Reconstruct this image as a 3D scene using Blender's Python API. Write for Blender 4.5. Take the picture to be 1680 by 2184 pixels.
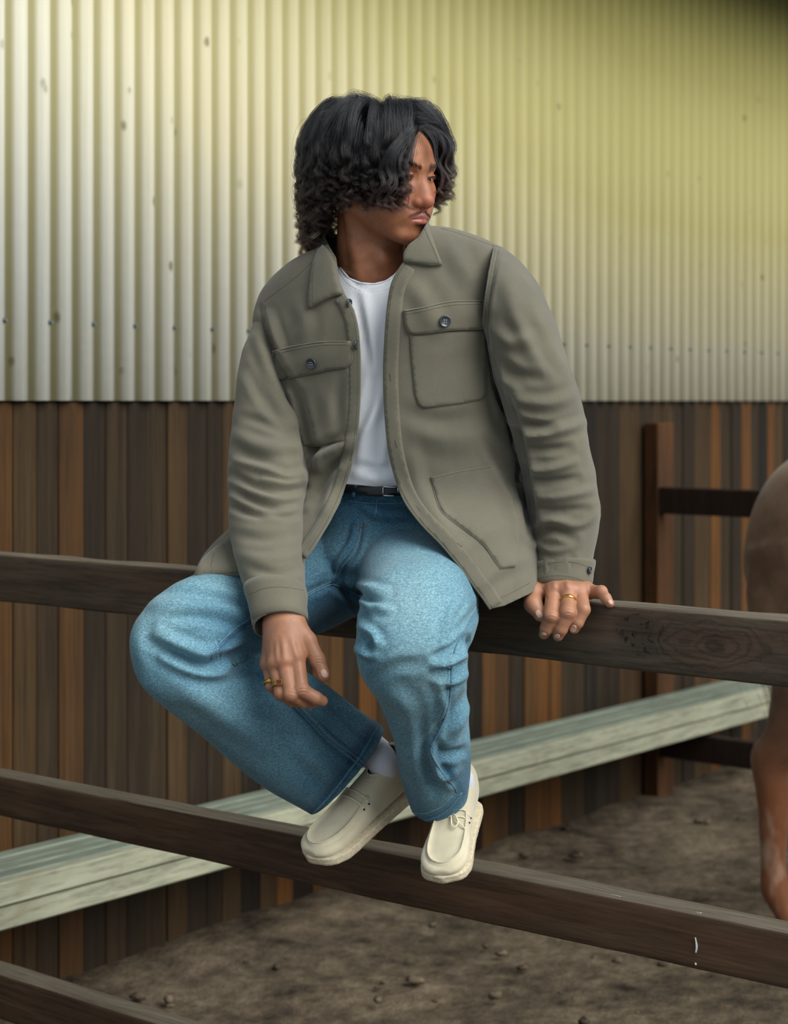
import bpy, bmesh, math, random
import numpy as np
from mathutils import Vector, Matrix, Quaternion
from mathutils.bvhtree import BVHTree
from mathutils.geometry import delaunay_2d_cdt

for _o in list(bpy.data.objects):
    bpy.data.objects.remove(_o)
SC = bpy.context.scene
COL = SC.collection

# ------------------------------------------------------------------ camera, sky, light, exposure
F, CX, CY, EYE = 3900.0, 840.0, 856.0, 1.58      # focal length and horizon for the 1680x2184 frame
cam = bpy.data.cameras.new('camera')
cam.sensor_fit = 'HORIZONTAL'; cam.sensor_width = 24.0
cam.lens = 24.0 * F / 1680.0
cam.shift_y = -(1092.0 - CY) / 1680.0
cam.clip_start = 0.1; cam.clip_end = 200
cam.dof.use_dof = True; cam.dof.focus_distance = 3.10; cam.dof.aperture_fstop = 4.0
cam_ob = bpy.data.objects.new('camera', cam); COL.objects.link(cam_ob)
cam_ob.location = (0, 0, EYE); cam_ob.rotation_euler = (math.pi/2, 0, 0)
SC.camera = cam_ob

world = bpy.data.worlds.new('overcast_sky'); SC.world = world
world.use_nodes = True
_nt = world.node_tree; _nt.nodes.clear()
_tc = _nt.nodes.new('ShaderNodeTexCoord'); _sp = _nt.nodes.new('ShaderNodeSeparateXYZ')
_rmp = _nt.nodes.new('ShaderNodeValToRGB'); _bg = _nt.nodes.new('ShaderNodeBackground'); _wo = _nt.nodes.new('ShaderNodeOutputWorld')
_nt.links.new(_tc.outputs['Generated'], _sp.inputs[0]); _nt.links.new(_sp.outputs['Z'], _rmp.inputs[0])
_nt.links.new(_rmp.outputs[0], _bg.inputs[0]); _nt.links.new(_bg.outputs[0], _wo.inputs[0])
_rmp.color_ramp.elements[0].position = 0.0; _rmp.color_ramp.elements[0].color = (0.62, 0.68, 0.72, 1)
_rmp.color_ramp.elements[1].position = 0.6; _rmp.color_ramp.elements[1].color = (0.80, 0.90, 1.0, 1)
_bg.inputs[1].default_value = 0.60

sun_l = bpy.data.lights.new('soft_sun', 'SUN'); sun_l.energy = 4.4; sun_l.angle = math.radians(55)
sun_l.color = (1.0, 0.975, 0.93)
sun = bpy.data.objects.new('soft_sun', sun_l); COL.objects.link(sun)
_sd = Vector((0.66, -0.50, 0.66)).normalized()       # towards the light: over the camera's right shoulder
sun.rotation_euler = _sd.to_track_quat('Z', 'Y').to_euler()

SC.view_settings.view_transform = 'Standard'; SC.view_settings.look = 'None'
SC.view_settings.gamma = 1.0; SC.view_settings.exposure = 0.0
SC.view_settings.use_curve_mapping = False

# ------------------------------------------------------------------ helpers
def P(px, py, d):
    return Vector(((px - CX) * d / F, d, EYE - (py - CY) * d / F))
def Pn(a):
    a = np.asarray(a, float); return np.stack([(a[:,0]-CX)*a[:,2]/F, a[:,2], EYE-(a[:,1]-CY)*a[:,2]/F], 1)
def proj(V):
    V = np.asarray(V); return CX + V[:,0]*F/V[:,1], CY + (EYE - V[:,2])*F/V[:,1]
def tag(o, label=None, cat=None, group=None, kind=None):
    if label: o['label'] = label
    if cat: o['category'] = cat
    if group: o['group'] = group
    if kind: o['kind'] = kind
    return o
def empty(name, loc=(0,0,0), parent=None):
    o = bpy.data.objects.new(name, None); COL.objects.link(o); o.location = loc
    o.empty_display_size = 0.1
    if parent: o.parent = parent
    return o
def mesh_from(name, V, Fs, smooth=True, mats=()):
    me = bpy.data.meshes.new(name)
    me.from_pydata([tuple(v) for v in np.asarray(V, float)] if not isinstance(V, list) else V, [], Fs if isinstance(Fs, list) else np.asarray(Fs).tolist())
    me.update()
    if smooth: me.polygons.foreach_set('use_smooth', [True]*len(me.polygons))
    for m in mats: me.materials.append(m)
    return me
def obj(name, me, parent=None, loc=None):
    """links a mesh; vertices are world coordinates unless loc is given"""
    o = bpy.data.objects.new(name, me); COL.objects.link(o)
    if parent is not None:
        o.parent = parent
        if loc is None:
            o.matrix_parent_inverse = Matrix.Identity(4)
            off = Vector((0,0,0)); p = parent
            while p is not None: off += Vector(p.location); p = p.parent
            o.location = -off
        else: o.location = loc
    elif loc is not None: o.location = loc
    return o
def add_mod_solid(o, t, offset=-1.0):
    m = o.modifiers.new('thickness', 'SOLIDIFY'); m.thickness = t; m.offset = offset; m.use_rim = True; return m
def box_mesh(name, sx, sy, sz, mats=(), bevel=0.0, segs=1, cuts=0):
    bm = bmesh.new(); bmesh.ops.create_cube(bm, size=1)
    bmesh.ops.scale(bm, vec=(sx, sy, sz), verts=bm.verts)
    if bevel: bmesh.ops.bevel(bm, geom=bm.edges[:], offset=bevel, segments=segs, affect='EDGES')
    me = bpy.data.meshes.new(name); bm.to_mesh(me); bm.free()
    for m in mats: me.materials.append(m)
    return me
# numpy noise: smooth value noise from sums of sines, cheap and deterministic
def sn(V, scale, seed=0, octaves=3):
    r = np.random.RandomState(seed); out = np.zeros(len(V)); a = 1.0; tot = 0
    for o in range(octaves):
        for k in range(4):
            d = r.normal(size=3); d /= np.linalg.norm(d); ph = r.rand()*6.28
            d2 = r.normal(size=3); d2 /= np.linalg.norm(d2)
            out += a*np.sin(V@d*scale + ph + 1.3*np.sin(V@d2*scale*0.7 + ph*2)); tot += a
        scale *= 2.1; a *= 0.5
    return out/tot*2
def catmull(pts, k):
    pts = [np.asarray(p, float) for p in pts]; n = len(pts); out = []
    for i in range(n-1):
        p0 = pts[max(i-1,0)]; p1 = pts[i]; p2 = pts[i+1]; p3 = pts[min(i+2,n-1)]
        for j in range(k):
            t = j/k
            out.append(0.5*((2*p1)+(p2-p0)*t+(2*p0-5*p1+4*p2-p3)*t*t+(3*p1-p0-3*p2+p3)*t**3))
    out.append(pts[-1]); return out
def resample(pts, step):
    pts = np.asarray(pts, float); seg = np.linalg.norm(np.diff(pts[:,:2], axis=0), axis=1) if pts.shape[1]==2 else np.linalg.norm(np.diff(pts,axis=0),axis=1)
    L = np.concatenate([[0], np.cumsum(seg)]); n = max(2, int(round(L[-1]/step))+1); t = np.linspace(0, L[-1], n)
    return np.stack([np.interp(t, L, pts[:,i]) for i in range(pts.shape[1])], 1)
def loft(secs, k=6, n=28, cap=True, power=2.0):
    """secs: rows of (center3, U3, W3) -> closed tube"""
    rows = catmull([np.concatenate([s[0], s[1], s[2]]) for s in secs], k)
    th = np.linspace(0, 2*np.pi, n, endpoint=False)
    c, s = np.cos(th), np.sin(th)
    if power != 2.0:
        c = np.sign(c)*np.abs(c)**(2/power); s = np.sign(s)*np.abs(s)**(2/power)
    V = np.concatenate([r[:3] + c[:,None]*r[3:6] + s[:,None]*r[6:9] for r in rows])
    m = len(rows); Fs = []
    for i in range(m-1):
        for j in range(n):
            j2 = (j+1) % n
            Fs.append((i*n+j, i*n+j2, (i+1)*n+j2, (i+1)*n+j))
    if cap:
        for i, rev in ((0, True), (m-1, False)):
            ci = len(V); V = np.vstack([V, rows[i][:3]])
            for j in range(n):
                j2 = (j+1) % n
                Fs.append((ci, i*n+j2, i*n+j) if rev else (ci, i*n+j, i*n+j2))
    return V, Fs
def secs_px(rows):
    """rows (ax,ay,ad, bx,by,bd, half_thickness) -> sections whose width runs A to B, thickness across it and the spine"""
    A = [np.array(P(r[0],r[1],r[2])) for r in rows]; B = [np.array(P(r[3],r[4],r[5])) for r in rows]
    Cn = [(a+b)/2 for a,b in zip(A,B)]; out = []; prev = None
    for i, r in enumerate(rows):
        t = Cn[min(i+1,len(Cn)-1)] - Cn[max(i-1,0)]; U = (B[i]-A[i])/2
        W = np.cross(t, U); W /= np.linalg.norm(W)+1e-9
        if len(r) > 7: W = np.array(r[7], float); W /= np.linalg.norm(W)
        if prev is not None and W@prev < 0: W = -W
        prev = W
        out.append((Cn[i], U, W*r[6]))
    return out
def tube(pts, radii, n=8, k=4, cap=True):
    pts = [np.asarray(p, float) for p in pts]
    rows = catmull([np.append(p, r) for p, r in zip(pts, radii)], k) if k > 1 else [np.append(p, r) for p, r in zip(pts, radii)]
    C = np.array([r[:3] for r in rows]); T = np.gradient(C, axis=0); T /= np.linalg.norm(T, axis=1)[:,None]+1e-12
    up = np.array([0.3,0.2,1.0]); 
    if abs(T[0]@up/np.linalg.norm(up)) > .9: up = np.array([1.,0.1,0.])
    N = np.cross(T[0], up); N /= np.linalg.norm(N); th = np.linspace(0, 2*np.pi, n, endpoint=False)
    V = []
    for i, r in enumerate(rows):
        N = N - T[i]*(N@T[i]); N /= np.linalg.norm(N); Bv = np.cross(T[i], N)
        V.append(C[i] + r[3]*(np.cos(th)[:,None]*N + np.sin(th)[:,None]*Bv))
    V = np.concatenate(V); m = len(rows); Fs = []
    for i in range(m-1):
        for j in range(n):
            j2 = (j+1)%n; Fs.append((i*n+j, i*n+j2, (i+1)*n+j2, (i+1)*n+j))
    if cap:
        Fs.append(tuple(range(n-1,-1,-1))); Fs.append(tuple((m-1)*n+j for j in range(n)))
    return V, Fs
def ellipsoid(c, r, R=None, seg=20, rings=12):
    V = []; Fs = []
    for i in range(rings+1):
        ph = math.pi*i/rings
        for j in range(seg):
            th = 2*math.pi*j/seg; V.append((r[0]*math.sin(ph)*math.cos(th), r[1]*math.sin(ph)*math.sin(th), r[2]*math.cos(ph)))
    V = np.array(V)
    if R is not None: V = V@np.array(R).T
    V = V + np.array(c)
    for i in range(rings):
        for j in range(seg):
            j2 = (j+1)%seg; Fs.append((i*seg+j, (i+1)*seg+j, (i+1)*seg+j2, i*seg+j2))
    return V, Fs
def join(parts):
    Vs = []; Fs = []; o = 0
    for V, Fc in parts:
        Vs.append(np.asarray(V)); Fs += [tuple(i+o for i in f) for f in Fc]; o += len(V)
    return np.concatenate(Vs), Fs
def fuse(parts, voxel, smooth=2):
    """voxel-remesh closed meshes into one skin; returns V, F (quads)"""
    V, Fs = join(parts); me = bpy.data.meshes.new('tmp'); me.from_pydata(V.tolist(), [], Fs); me.update()
    bm = bmesh.new(); bm.from_mesh(me); bmesh.ops.recalc_face_normals(bm, faces=bm.faces); bm.to_mesh(me); bm.free()
    o = bpy.data.objects.new('tmp', me); COL.objects.link(o)
    m = o.modifiers.new('r', 'REMESH'); m.mode = 'VOXEL'; m.voxel_size = voxel; m.adaptivity = 0
    if smooth:
        s = o.modifiers.new('s', 'SMOOTH'); s.factor = 0.5; s.iterations = smooth
    dg = bpy.context.evaluated_depsgraph_get(); dg.update(); ev = o.evaluated_get(dg); m2 = ev.to_mesh()
    nv = len(m2.vertices); a = np.empty(nv*3, np.float32); m2.vertices.foreach_get('co', a); Vn = a.reshape(-1,3).astype(float)
    nl = len(m2.loops); li = np.empty(nl, np.int32); m2.loops.foreach_get('vertex_index', li)
    assert nl == 4*len(m2.polygons); Fn = li.reshape(-1,4).copy()
    ev.to_mesh_clear(); bpy.data.objects.remove(o); bpy.data.meshes.remove(me)
    return Vn, Fn
def vnormals(V, Fq):
    Fq = np.asarray(Fq); N = np.zeros_like(V)
    if Fq.shape[1] == 4: fn = np.cross(V[Fq[:,2]]-V[Fq[:,0]], V[Fq[:,3]]-V[Fq[:,1]])
    else: fn = np.cross(V[Fq[:,1]]-V[Fq[:,0]], V[Fq[:,2]]-V[Fq[:,0]])
    for i in range(Fq.shape[1]): np.add.at(N, Fq[:,i], fn)
    return N/(np.linalg.norm(N, axis=1)[:,None]+1e-12)
def laplace(V, Fq, it=1, f=0.5, mask=None):
    Fq = np.asarray(Fq); k = Fq.shape[1]
    E = np.concatenate([np.stack([Fq[:,i], Fq[:,(i+1)%k]],1) for i in range(k)]); E = np.sort(E,1); E = np.unique(E, axis=0)
    cnt = np.bincount(E.ravel(), minlength=len(V))[:,None]
    for _ in range(it):
        S = np.zeros_like(V); np.add.at(S, E[:,0], V[E[:,1]]); np.add.at(S, E[:,1], V[E[:,0]])
        D = (S/np.maximum(cnt,1) - V)*f
        V = V + (D if mask is None else D*mask[:,None])
    return V
def polydist(px, py, pts):
    """distance to a polyline and position 0..1 along it (pixels)"""
    pts = np.asarray(pts, float); best = np.full(len(px), 1e9); tt = np.zeros(len(px)); sg = np.zeros(len(px))
    seg = np.diff(pts, axis=0); L = np.linalg.norm(seg, axis=1); tot = L.sum(); acc = 0
    for i in range(len(seg)):
        ax, ay = pts[i]; dx, dy = seg[i]; l2 = L[i]**2+1e-9
        t = np.clip(((px-ax)*dx+(py-ay)*dy)/l2, 0, 1); ex = px-(ax+t*dx); ey = py-(ay+t*dy); d = np.hypot(ex, ey)
        b = d < best; best[b] = d[b]; tt[b] = (acc+t[b]*L[i])/tot; sg[b] = np.sign(dx*ey-dy*ex)[b]; acc += L[i]
    return best, tt, sg
def folds(V, Fq, strokes, dmin=0, dmax=99, extra=None):
    """strokes: (points_px, width_px, amp_m [, dmin, dmax]); amp>0 ridge, <0 crease; acts on the side that faces the camera"""
    for st in strokes:
        N = None
        pts, w, amp = st[0], st[1], st[2]; lo, hi = (st[3], st[4]) if len(st) > 3 else (dmin, dmax)
        px, py = proj(V); pp = np.asarray(pts)
        sel = (px > pp[:,0].min()-3*w) & (px < pp[:,0].max()+3*w) & (py > pp[:,1].min()-3*w) & (py < pp[:,1].max()+3*w) & (V[:,1] > lo) & (V[:,1] < hi)
        idx = np.nonzero(sel)[0]
        if not len(idx): continue
        N = folds.N
        q = np.array(catmull(pts, 4)) if len(pts) > 2 else pp
        d, t, sg = polydist(px[idx], py[idx], q)
        tap = np.sin(np.pi*np.clip(t*0.9+0.05, 0, 1))**0.6
        face = np.clip(-N[idx,1]*2.2+0.25, 0, 1)
        u = d/w
        g = np.exp(-u*u) - 0.35*np.exp(-((u-1.9)**2)*1.5)
        V[idx] += N[idx]*(amp*g*tap*face)[:,None]
    return V
def polysd(px, py, poly):
    """signed distance to closed polygon in pixels, negative inside"""
    poly = np.asarray(poly, float); q = np.vstack([poly, poly[:1]]); d, _, _ = polydist(px, py, q)
    inside = np.zeros(len(px), bool); n = len(poly); j = n-1
    for i in range(n):
        xi, yi = poly[i]; xj, yj = poly[j]
        c = ((yi > py) != (yj > py)) & (px < (xj-xi)*(py-yi)/((yj-yi) if yj != yi else 1e-9)+xi)
        inside ^= c; j = i
    return np.where(inside, -d, d)
def clip_mesh(V, Fq, s):
    """keeps the part where s > 0, cutting triangles along s = 0"""
    Fq = np.asarray(Fq)
    T = np.concatenate([Fq[:,[0,1,2]], Fq[:,[0,2,3]]]) if Fq.shape[1] == 4 else Fq
    s = np.where(np.abs(s) < 1e-9, 1e-9, s); pos = s[T] > 0; c = pos.sum(1)
    keep = T[c == 3]; out = [keep]; Vn = list(); cache = {}; base = len(V)
    def cut(a, b):
        key = (a, b) if a < b else (b, a)
        if key not in cache:
            t = s[a]/(s[a]-s[b]); cache[key] = base+len(Vn); Vn.append(V[a]*(1-t)+V[b]*t)
        return cache[key]
    new = []
    for tri, p in zip(T[(c == 1)|(c == 2)].tolist(), pos[(c == 1)|(c == 2)].tolist()):
        if sum(p) == 1:
            i = p.index(True); a, b, d = tri[i], tri[(i+1)%3], tri[(i+2)%3]
            new.append((a, cut(a,b), cut(a,d)))
        else:
            i = p.index(False); a, b, d = tri[i], tri[(i+1)%3], tri[(i+2)%3]
            x, y = cut(a,b), cut(a,d)
            new.append((x, b, d)); new.append((x, d, y))
    if new: out.append(np.array(new))
    Fo = np.concatenate(out); V2 = np.vstack([V, np.array(Vn)]) if Vn else V
    used = np.unique(Fo); mp = -np.ones(len(V2), int); mp[used] = np.arange(len(used))
    return V2[used], mp[Fo]
def bvh(V, Fq):
    return BVHTree.FromPolygons([tuple(v) for v in V], [tuple(int(i) for i in f) for f in Fq])
EYEV = Vector((0, 0, EYE))
def cast(tree, px, py, dmin=0.0):
    d = (P(px, py, 1.0) - EYEV).normalized(); o = EYEV + d*dmin
    h = tree.ray_cast(o, d)
    if h[0] is None: return None
    n = h[1] if h[1].dot(d) < 0 else -h[1]
    return h[0], n
def cast_line(tree, pts, step=4.0, dmin=0.0, smooth=1, close=False, cr=4):
    q = np.array(catmull(pts, cr)) if len(pts) > 2 and cr > 1 else np.asarray(pts, float)
    q = resample(q, step); P3 = []; N3 = []
    for x, y in q:
        h = cast(tree, x, y, dmin)
        if h is None: continue
        P3.append(np.array(h[0])); N3.append(np.array(h[1]))
    if len(P3) < 2: return None, None
    P3 = np.array(P3); N3 = np.array(N3)
    for _ in range(smooth):
        P3[1:-1] = (P3[:-2]+2*P3[1:-1]+P3[2:])/4; N3[1:-1] = (N3[:-2]+2*N3[1:-1]+N3[2:])/4
    return P3, N3/(np.linalg.norm(N3, axis=1)[:,None])
def seam(tree, pts, r=0.0008, off=0.0002, step=5.0, dash=None, dmin=0.0, n=5, cr=4, smooth=1):
    """a raised thread or piping lying on a surface; dash=(on,off) in metres"""
    C, N = cast_line(tree, pts, step, dmin, smooth, cr=cr)
    if C is None: return None
    C = C + N*off
    if dash is None: return tube(C, [r]*len(C), n=n, k=1)
    L = np.concatenate([[0], np.cumsum(np.linalg.norm(np.diff(C, axis=0), axis=1))]); on, gap = dash; t = 0; parts = []
    while t+on < L[-1]:
        tt = np.array([t, t+on*.5, t+on]); pp = np.stack([np.interp(tt, L, C[:,i]) for i in range(3)], 1)
        parts.append(tube(pp, [r*.6, r, r*.6], n=4, k=1)); t += on+gap
    return join(parts) if parts else None
def patch(tree, poly, thick=0.002, off=0.0006, step=9.0, dmin=0.0, smooth=3, puff=0.0, round_=True, cr=1, depth_fn=None):
    """a cloth piece whose outline is poly (pixels), laid on the surface and given thickness"""
    q = np.asarray(poly, float)
    q = resample(np.vstack([q, q[:1]]), step)[:-1]
    nb = len(q); x0, y0 = q.min(0); x1, y1 = q.max(0)
    gx, gy = np.meshgrid(np.arange(x0+step*.5, x1, step), np.arange(y0+step*.5, y1, step*.9)); gx = gx + (np.arange(gx.shape[0])[:,None]%2)*step*.5
    gx, gy = gx.ravel(), gy.ravel(); sd = polysd(gx, gy, q); m = sd < -step*.45
    pts = np.vstack([q, np.stack([gx[m], gy[m]], 1)])
    res = delaunay_2d_cdt([Vector((float(a), float(b))) for a, b in pts], [(i, (i+1)%nb) for i in range(nb)], [], 1, 0.01)
    v2 = np.array([tuple(v) for v in res[0]]); tri = np.array([f for f in res[2] if len(f) == 3])
    bd = polydist(v2[:,0], v2[:,1], np.vstack([q, q[:1]]))[0]
    hits = []; nrm = []; ok = []
    for (x, y) in v2:
        h = depth_fn(x, y) if depth_fn else cast(tree, x, y, dmin)
        if h is None: hits.append((0,0,0)); nrm.append((0,-1,0)); ok.append(False)
        else: hits.append(tuple(h[0])); nrm.append(tuple(h[1])); ok.append(True)
    X = np.array(hits); N = np.array(nrm); ok = np.array(ok)
    if not ok.all():
        good = np.nonzero(ok)[0]
        for i in np.nonzero(~ok)[0]:
            j = good[np.argmin(((v2[good]-v2[i])**2).sum(1))]
            X[i] = np.array(P(v2[i,0], v2[i,1], X[j,1])); N[i] = N[j]
    D = X[:,1].copy()
    D3 = np.stack([D, D*0, D*0], 1); 
    if smooth: D3 = laplace(D3, tri, smooth, 0.5)
    D = np.minimum(D3[:,0], X[:,1]) if smooth else D
    X = np.stack([(v2[:,0]-CX)*D/F, D, EYE-(v2[:,1]-CY)*D/F], 1)
    N = laplace(N, tri, 3, 0.6); N /= np.linalg.norm(N, axis=1)[:,None]
    fn = np.cross(X[tri[:,1]]-X[tri[:,0]], X[tri[:,2]]-X[tri[:,0]])
    flip = (fn*N[tri[:,0]]).sum(1) < 0; tri[flip] = tri[flip][:, [0,2,1]]
    edge = bd < 0.5
    pf = puff*np.clip(bd/40.0, 0, 1)**0.7
    top = X + N*(off+thick+pf)[:,None]; 
    nb_idx = np.nonzero(edge)[0]
    # boundary order
    E = {}
    for t in tri.tolist():
        for a, b in ((t[0],t[1]),(t[1],t[2]),(t[2],t[0])):
            if (b, a) in E: del E[(b, a)]
            else: E[(a, b)] = 1
    bidx = sorted({a for a, b in E} | {b for a, b in E}); mp = {a: i for i, a in enumerate(bidx)}
    if round_: top[bidx] -= N[bidx]*(thick*0.35)
    n0 = len(top); ctr = X.mean(0)
    bot = X[bidx] - N[bidx]*0.0015
    V = np.vstack([top, bot]); Fs = [tuple(t) for t in tri.tolist()]
    for a, b in E: Fs.append((b, a, n0+mp[a], n0+mp[b]))
    return V, Fs
def point_attr(me, name, vals):
    a = me.attributes.new(name, 'FLOAT', 'POINT'); a.data.foreach_set('value', np.asarray(vals, np.float32))

# ------------------------------------------------------------------ materials
MATS = {}
class NT:
    def __init__(s, name):
        s.m = bpy.data.materials.new(name); s.m.use_nodes = True; s.t = s.m.node_tree; s.b = s.t.nodes['Principled BSDF']; MATS[name] = s.m
    def n(s, typ, **kw):
        nd = s.t.nodes.new(typ)
        for k, v in kw.items():
            if k.startswith('i_'):
                key = k[2:]; key = int(key) if key.isdigit() else key.replace('_', ' ')
                nd.inputs[key].default_value = v
            else: setattr(nd, k, v)
        return nd
    def l(s, a, b): s.t.links.new(a, b)
    def coord(s, scale=(1,1,1), which='Object', rot=(0,0,0)):
        tc = s.n('ShaderNodeTexCoord'); mp = s.n('ShaderNodeMapping'); mp.inputs['Scale'].default_value = scale; mp.inputs['Rotation'].default_value = rot
        s.l(tc.outputs[which], mp.inputs[0]); return mp.outputs[0]
    def noise(s, vec, scale, detail=4, rough=0.55, dist=0.0):
        nd = s.n('ShaderNodeTexNoise'); nd.inputs['Scale'].default_value = scale; nd.inputs['Detail'].default_value = detail
        nd.inputs['Roughness'].default_value = rough; nd.inputs['Distortion'].default_value = dist; s.l(vec, nd.inputs['Vector']); return nd.outputs['Fac']
    def ramp(s, fac, stops, interp='LINEAR'):
        nd = s.n('ShaderNodeValToRGB'); cr = nd.color_ramp; cr.interpolation = interp
        while len(cr.elements) < len(stops): cr.elements.new(0.5)
        for e, (p, c) in zip(cr.elements, stops):
            e.position = p; e.color = (*c, 1) if len(c) == 3 else c
        s.l(fac, nd.inputs[0]); return nd.outputs[0]
    def mix(s, fac, a, b, mode='MIX'):
        nd = s.n('ShaderNodeMix', data_type='RGBA', blend_type=mode)
        if isinstance(fac, (int, float)): nd.inputs[0].default_value = fac
        else: s.l(fac, nd.inputs[0])
        for i, x in ((6, a), (7, b)):
            if isinstance(x, tuple): nd.inputs[i].default_value = (*x, 1) if len(x) == 3 else x
            else: s.l(x, nd.inputs[i])
        return nd.outputs[2]
    def math(s, op, a, b=0.0, clamp=False):
        nd = s.n('ShaderNodeMath', operation=op, use_clamp=clamp)
        for i, x in enumerate((a, b)):
            if isinstance(x, (int, float)): nd.inputs[i].default_value = x
            else: s.l(x, nd.inputs[i])
        return nd.outputs[0]
    def bump(s, h, strength, dist=0.001, prev=None):
        nd = s.n('ShaderNodeBump'); nd.inputs['Strength'].default_value = strength; nd.inputs['Distance'].default_value = dist
        s.l(h, nd.inputs['Height'])
        if prev is not None: s.l(prev, nd.inputs['Normal'])
        return nd.outputs[0]
    def attr(s, name):
        nd = s.n('ShaderNodeAttribute'); nd.attribute_name = name; return nd.outputs['Fac']
    def fin(s, color=None, rough=0.8, normal=None, spec=None, sheen=None, metal=None):
        b = s.b
        if color is not None:
            if isinstance(color, tuple): b.inputs['Base Color'].default_value = (*color, 1)
            else: s.l(color, b.inputs['Base Color'])
        if isinstance(rough, (int, float)): b.inputs['Roughness'].default_value = rough
        else: s.l(rough, b.inputs['Roughness'])
        if normal is not None: s.l(normal, b.inputs['Normal'])
        if spec is not None: b.inputs['Specular IOR Level'].default_value = spec
        if metal is not None: b.inputs['Metallic'].default_value = metal
        if sheen is not None:
            b.inputs['Sheen Weight'].default_value = sheen; b.inputs['Sheen Roughness'].default_value = 0.5
        return s.m
def srgb(r, g, b):
    f = lambda c: (c/255/12.92) if c/255 <= 0.04045 else ((c/255+0.055)/1.055)**2.4
    return (f(r), f(g), f(b))
def simple(name, col, rough=0.6, metal=0.0, spec=0.5):
    t = NT(name); return t.fin(col, rough, metal=metal, spec=spec)
# ------------------------------------------------------------------ the setting
WD = Vector((0.635, 0.772, 0)).normalized()      # along the back wall, away from the camera
WN = Vector((0.772, -0.635, 0)).normalized()     # out of the back wall
W0 = Vector((0, 6.05, 0))
FD = Vector((0.772, -0.635, 0)).normalized()     # along the fence, to the right and nearer
FN = Vector((-0.635, -0.772, 0)).normalized()    # fence face normal, towards the camera
F0 = Vector((0, 3.30, 0))
WANG = math.atan2(WD.y, WD.x); FANG = math.atan2(FD.y, FD.x)

def m_corrugated():
    t = NT('corrugated_paint'); v = t.coord(); ge = t.n('ShaderNodeNewGeometry'); pos = ge.outputs['Position']
    sp = t.n('ShaderNodeSeparateXYZ'); t.l(pos, sp.inputs[0])
    big = t.noise(pos, 0.9, 3)
    # painted sky sheen and eave shade: pale low left, darker yellow top right
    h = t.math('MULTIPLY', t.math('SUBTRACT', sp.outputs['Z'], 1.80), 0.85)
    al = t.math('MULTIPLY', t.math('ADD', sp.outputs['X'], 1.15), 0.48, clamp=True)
    shade_yel = t.math('ADD', t.math('MULTIPLY', h, t.math('ADD', t.math('MULTIPLY', al, 0.8), 0.10)), t.math('MULTIPLY', t.math('SUBTRACT', big, 0.45), 0.12), clamp=True)
    shade_yel = t.math('ADD', shade_yel, t.math('MULTIPLY', al, 0.15), clamp=True)
    c1 = t.ramp(shade_yel, [(0.0, srgb(226,228,220)), (0.22, srgb(222,215,182)), (0.55, srgb(184,177,124)), (1.0, srgb(154,148,88))])
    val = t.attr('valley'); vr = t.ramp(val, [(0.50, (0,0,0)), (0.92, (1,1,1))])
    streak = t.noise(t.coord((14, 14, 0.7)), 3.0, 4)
    c2 = t.mix(t.math('MULTIPLY', vr, t.math('SUBTRACT', 0.88, t.math('MULTIPLY', al, 0.55))), c1, srgb(140,132,72))  # valleys toned darker, their shade against bright crests painted into the colour
    c2 = t.mix(t.math('MULTIPLY', t.ramp(streak, [(0.5,(0,0,0)),(0.8,(1,1,1))]), 0.22), c2, srgb(160,152,108))
    sc_ = t.n('ShaderNodeVectorMath', operation='MULTIPLY'); t.l(pos, sc_.inputs[0]); sc_.inputs[1].default_value = (1,1,0.6)
    vo = t.n('ShaderNodeTexVoronoi', feature='F1'); vo.inputs['Scale'].default_value = 11.0; t.l(sc_.outputs[0], vo.inputs['Vector'])
    spk = t.ramp(t.math('ADD', vo.outputs['Distance'], t.math('MULTIPLY', t.noise(pos, 25, 3), 0.12)), [(0.11,(1,1,1)), (0.19,(0,0,0))])
    gate = t.ramp(t.noise(pos, 2.0, 2), [(0.42,(0,0,0)), (0.55,(1,1,1))])
    c3 = t.mix(t.math('MULTIPLY', t.math('MULTIPLY', spk, gate), 0.7), c2, srgb(104,96,48))
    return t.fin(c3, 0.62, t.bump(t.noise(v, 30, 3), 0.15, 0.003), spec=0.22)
def m_wood(name, stops, grain=(40,40,1.6), per_object=True, rough=0.8, bumpd=0.004, bumps=0.5, extra=None, axis_scale=None):
    t = NT(name); v = t.coord(grain); v0 = t.coord()
    oi = t.n('ShaderNodeObjectInfo')
    if per_object:
        ad = t.n('ShaderNodeVectorMath', operation='ADD'); sc = t.n('ShaderNodeVectorMath', operation='SCALE'); cmb = t.n('ShaderNodeCombineXYZ')
        t.l(oi.outputs['Random'], cmb.inputs[0]); t.l(oi.outputs['Random'], cmb.inputs[2]); t.l(cmb.outputs[0], sc.inputs[0]); sc.inputs['Scale'].default_value = 91.0
        t.l(v, ad.inputs[0]); t.l(sc.outputs[0], ad.inputs[1]); v = ad.outputs[0]
    g = t.noise(v, 1.0, 6, 0.6, 0.6); g2 = t.noise(v, 4.0, 4, 0.7); big = t.noise(v0, 3.0, 3)
    fac = t.math('ADD', t.math('MULTIPLY', g, 0.65), t.math('MULTIPLY', big, 0.35))
    col = t.ramp(fac, stops)
    dark = t.ramp(g2, [(0.30,(0.35,0.35,0.35)), (0.55,(1,1,1))])
    col = t.mix(0.7, col, dark, 'MULTIPLY')
    if extra: col = extra(t, col, v0, oi)
    hgt = t.math('ADD', g, t.math('MULTIPLY', g2, 0.5))
    return t.fin(col, rough, t.bump(hgt, bumps, bumpd), spec=0.25)
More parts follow.
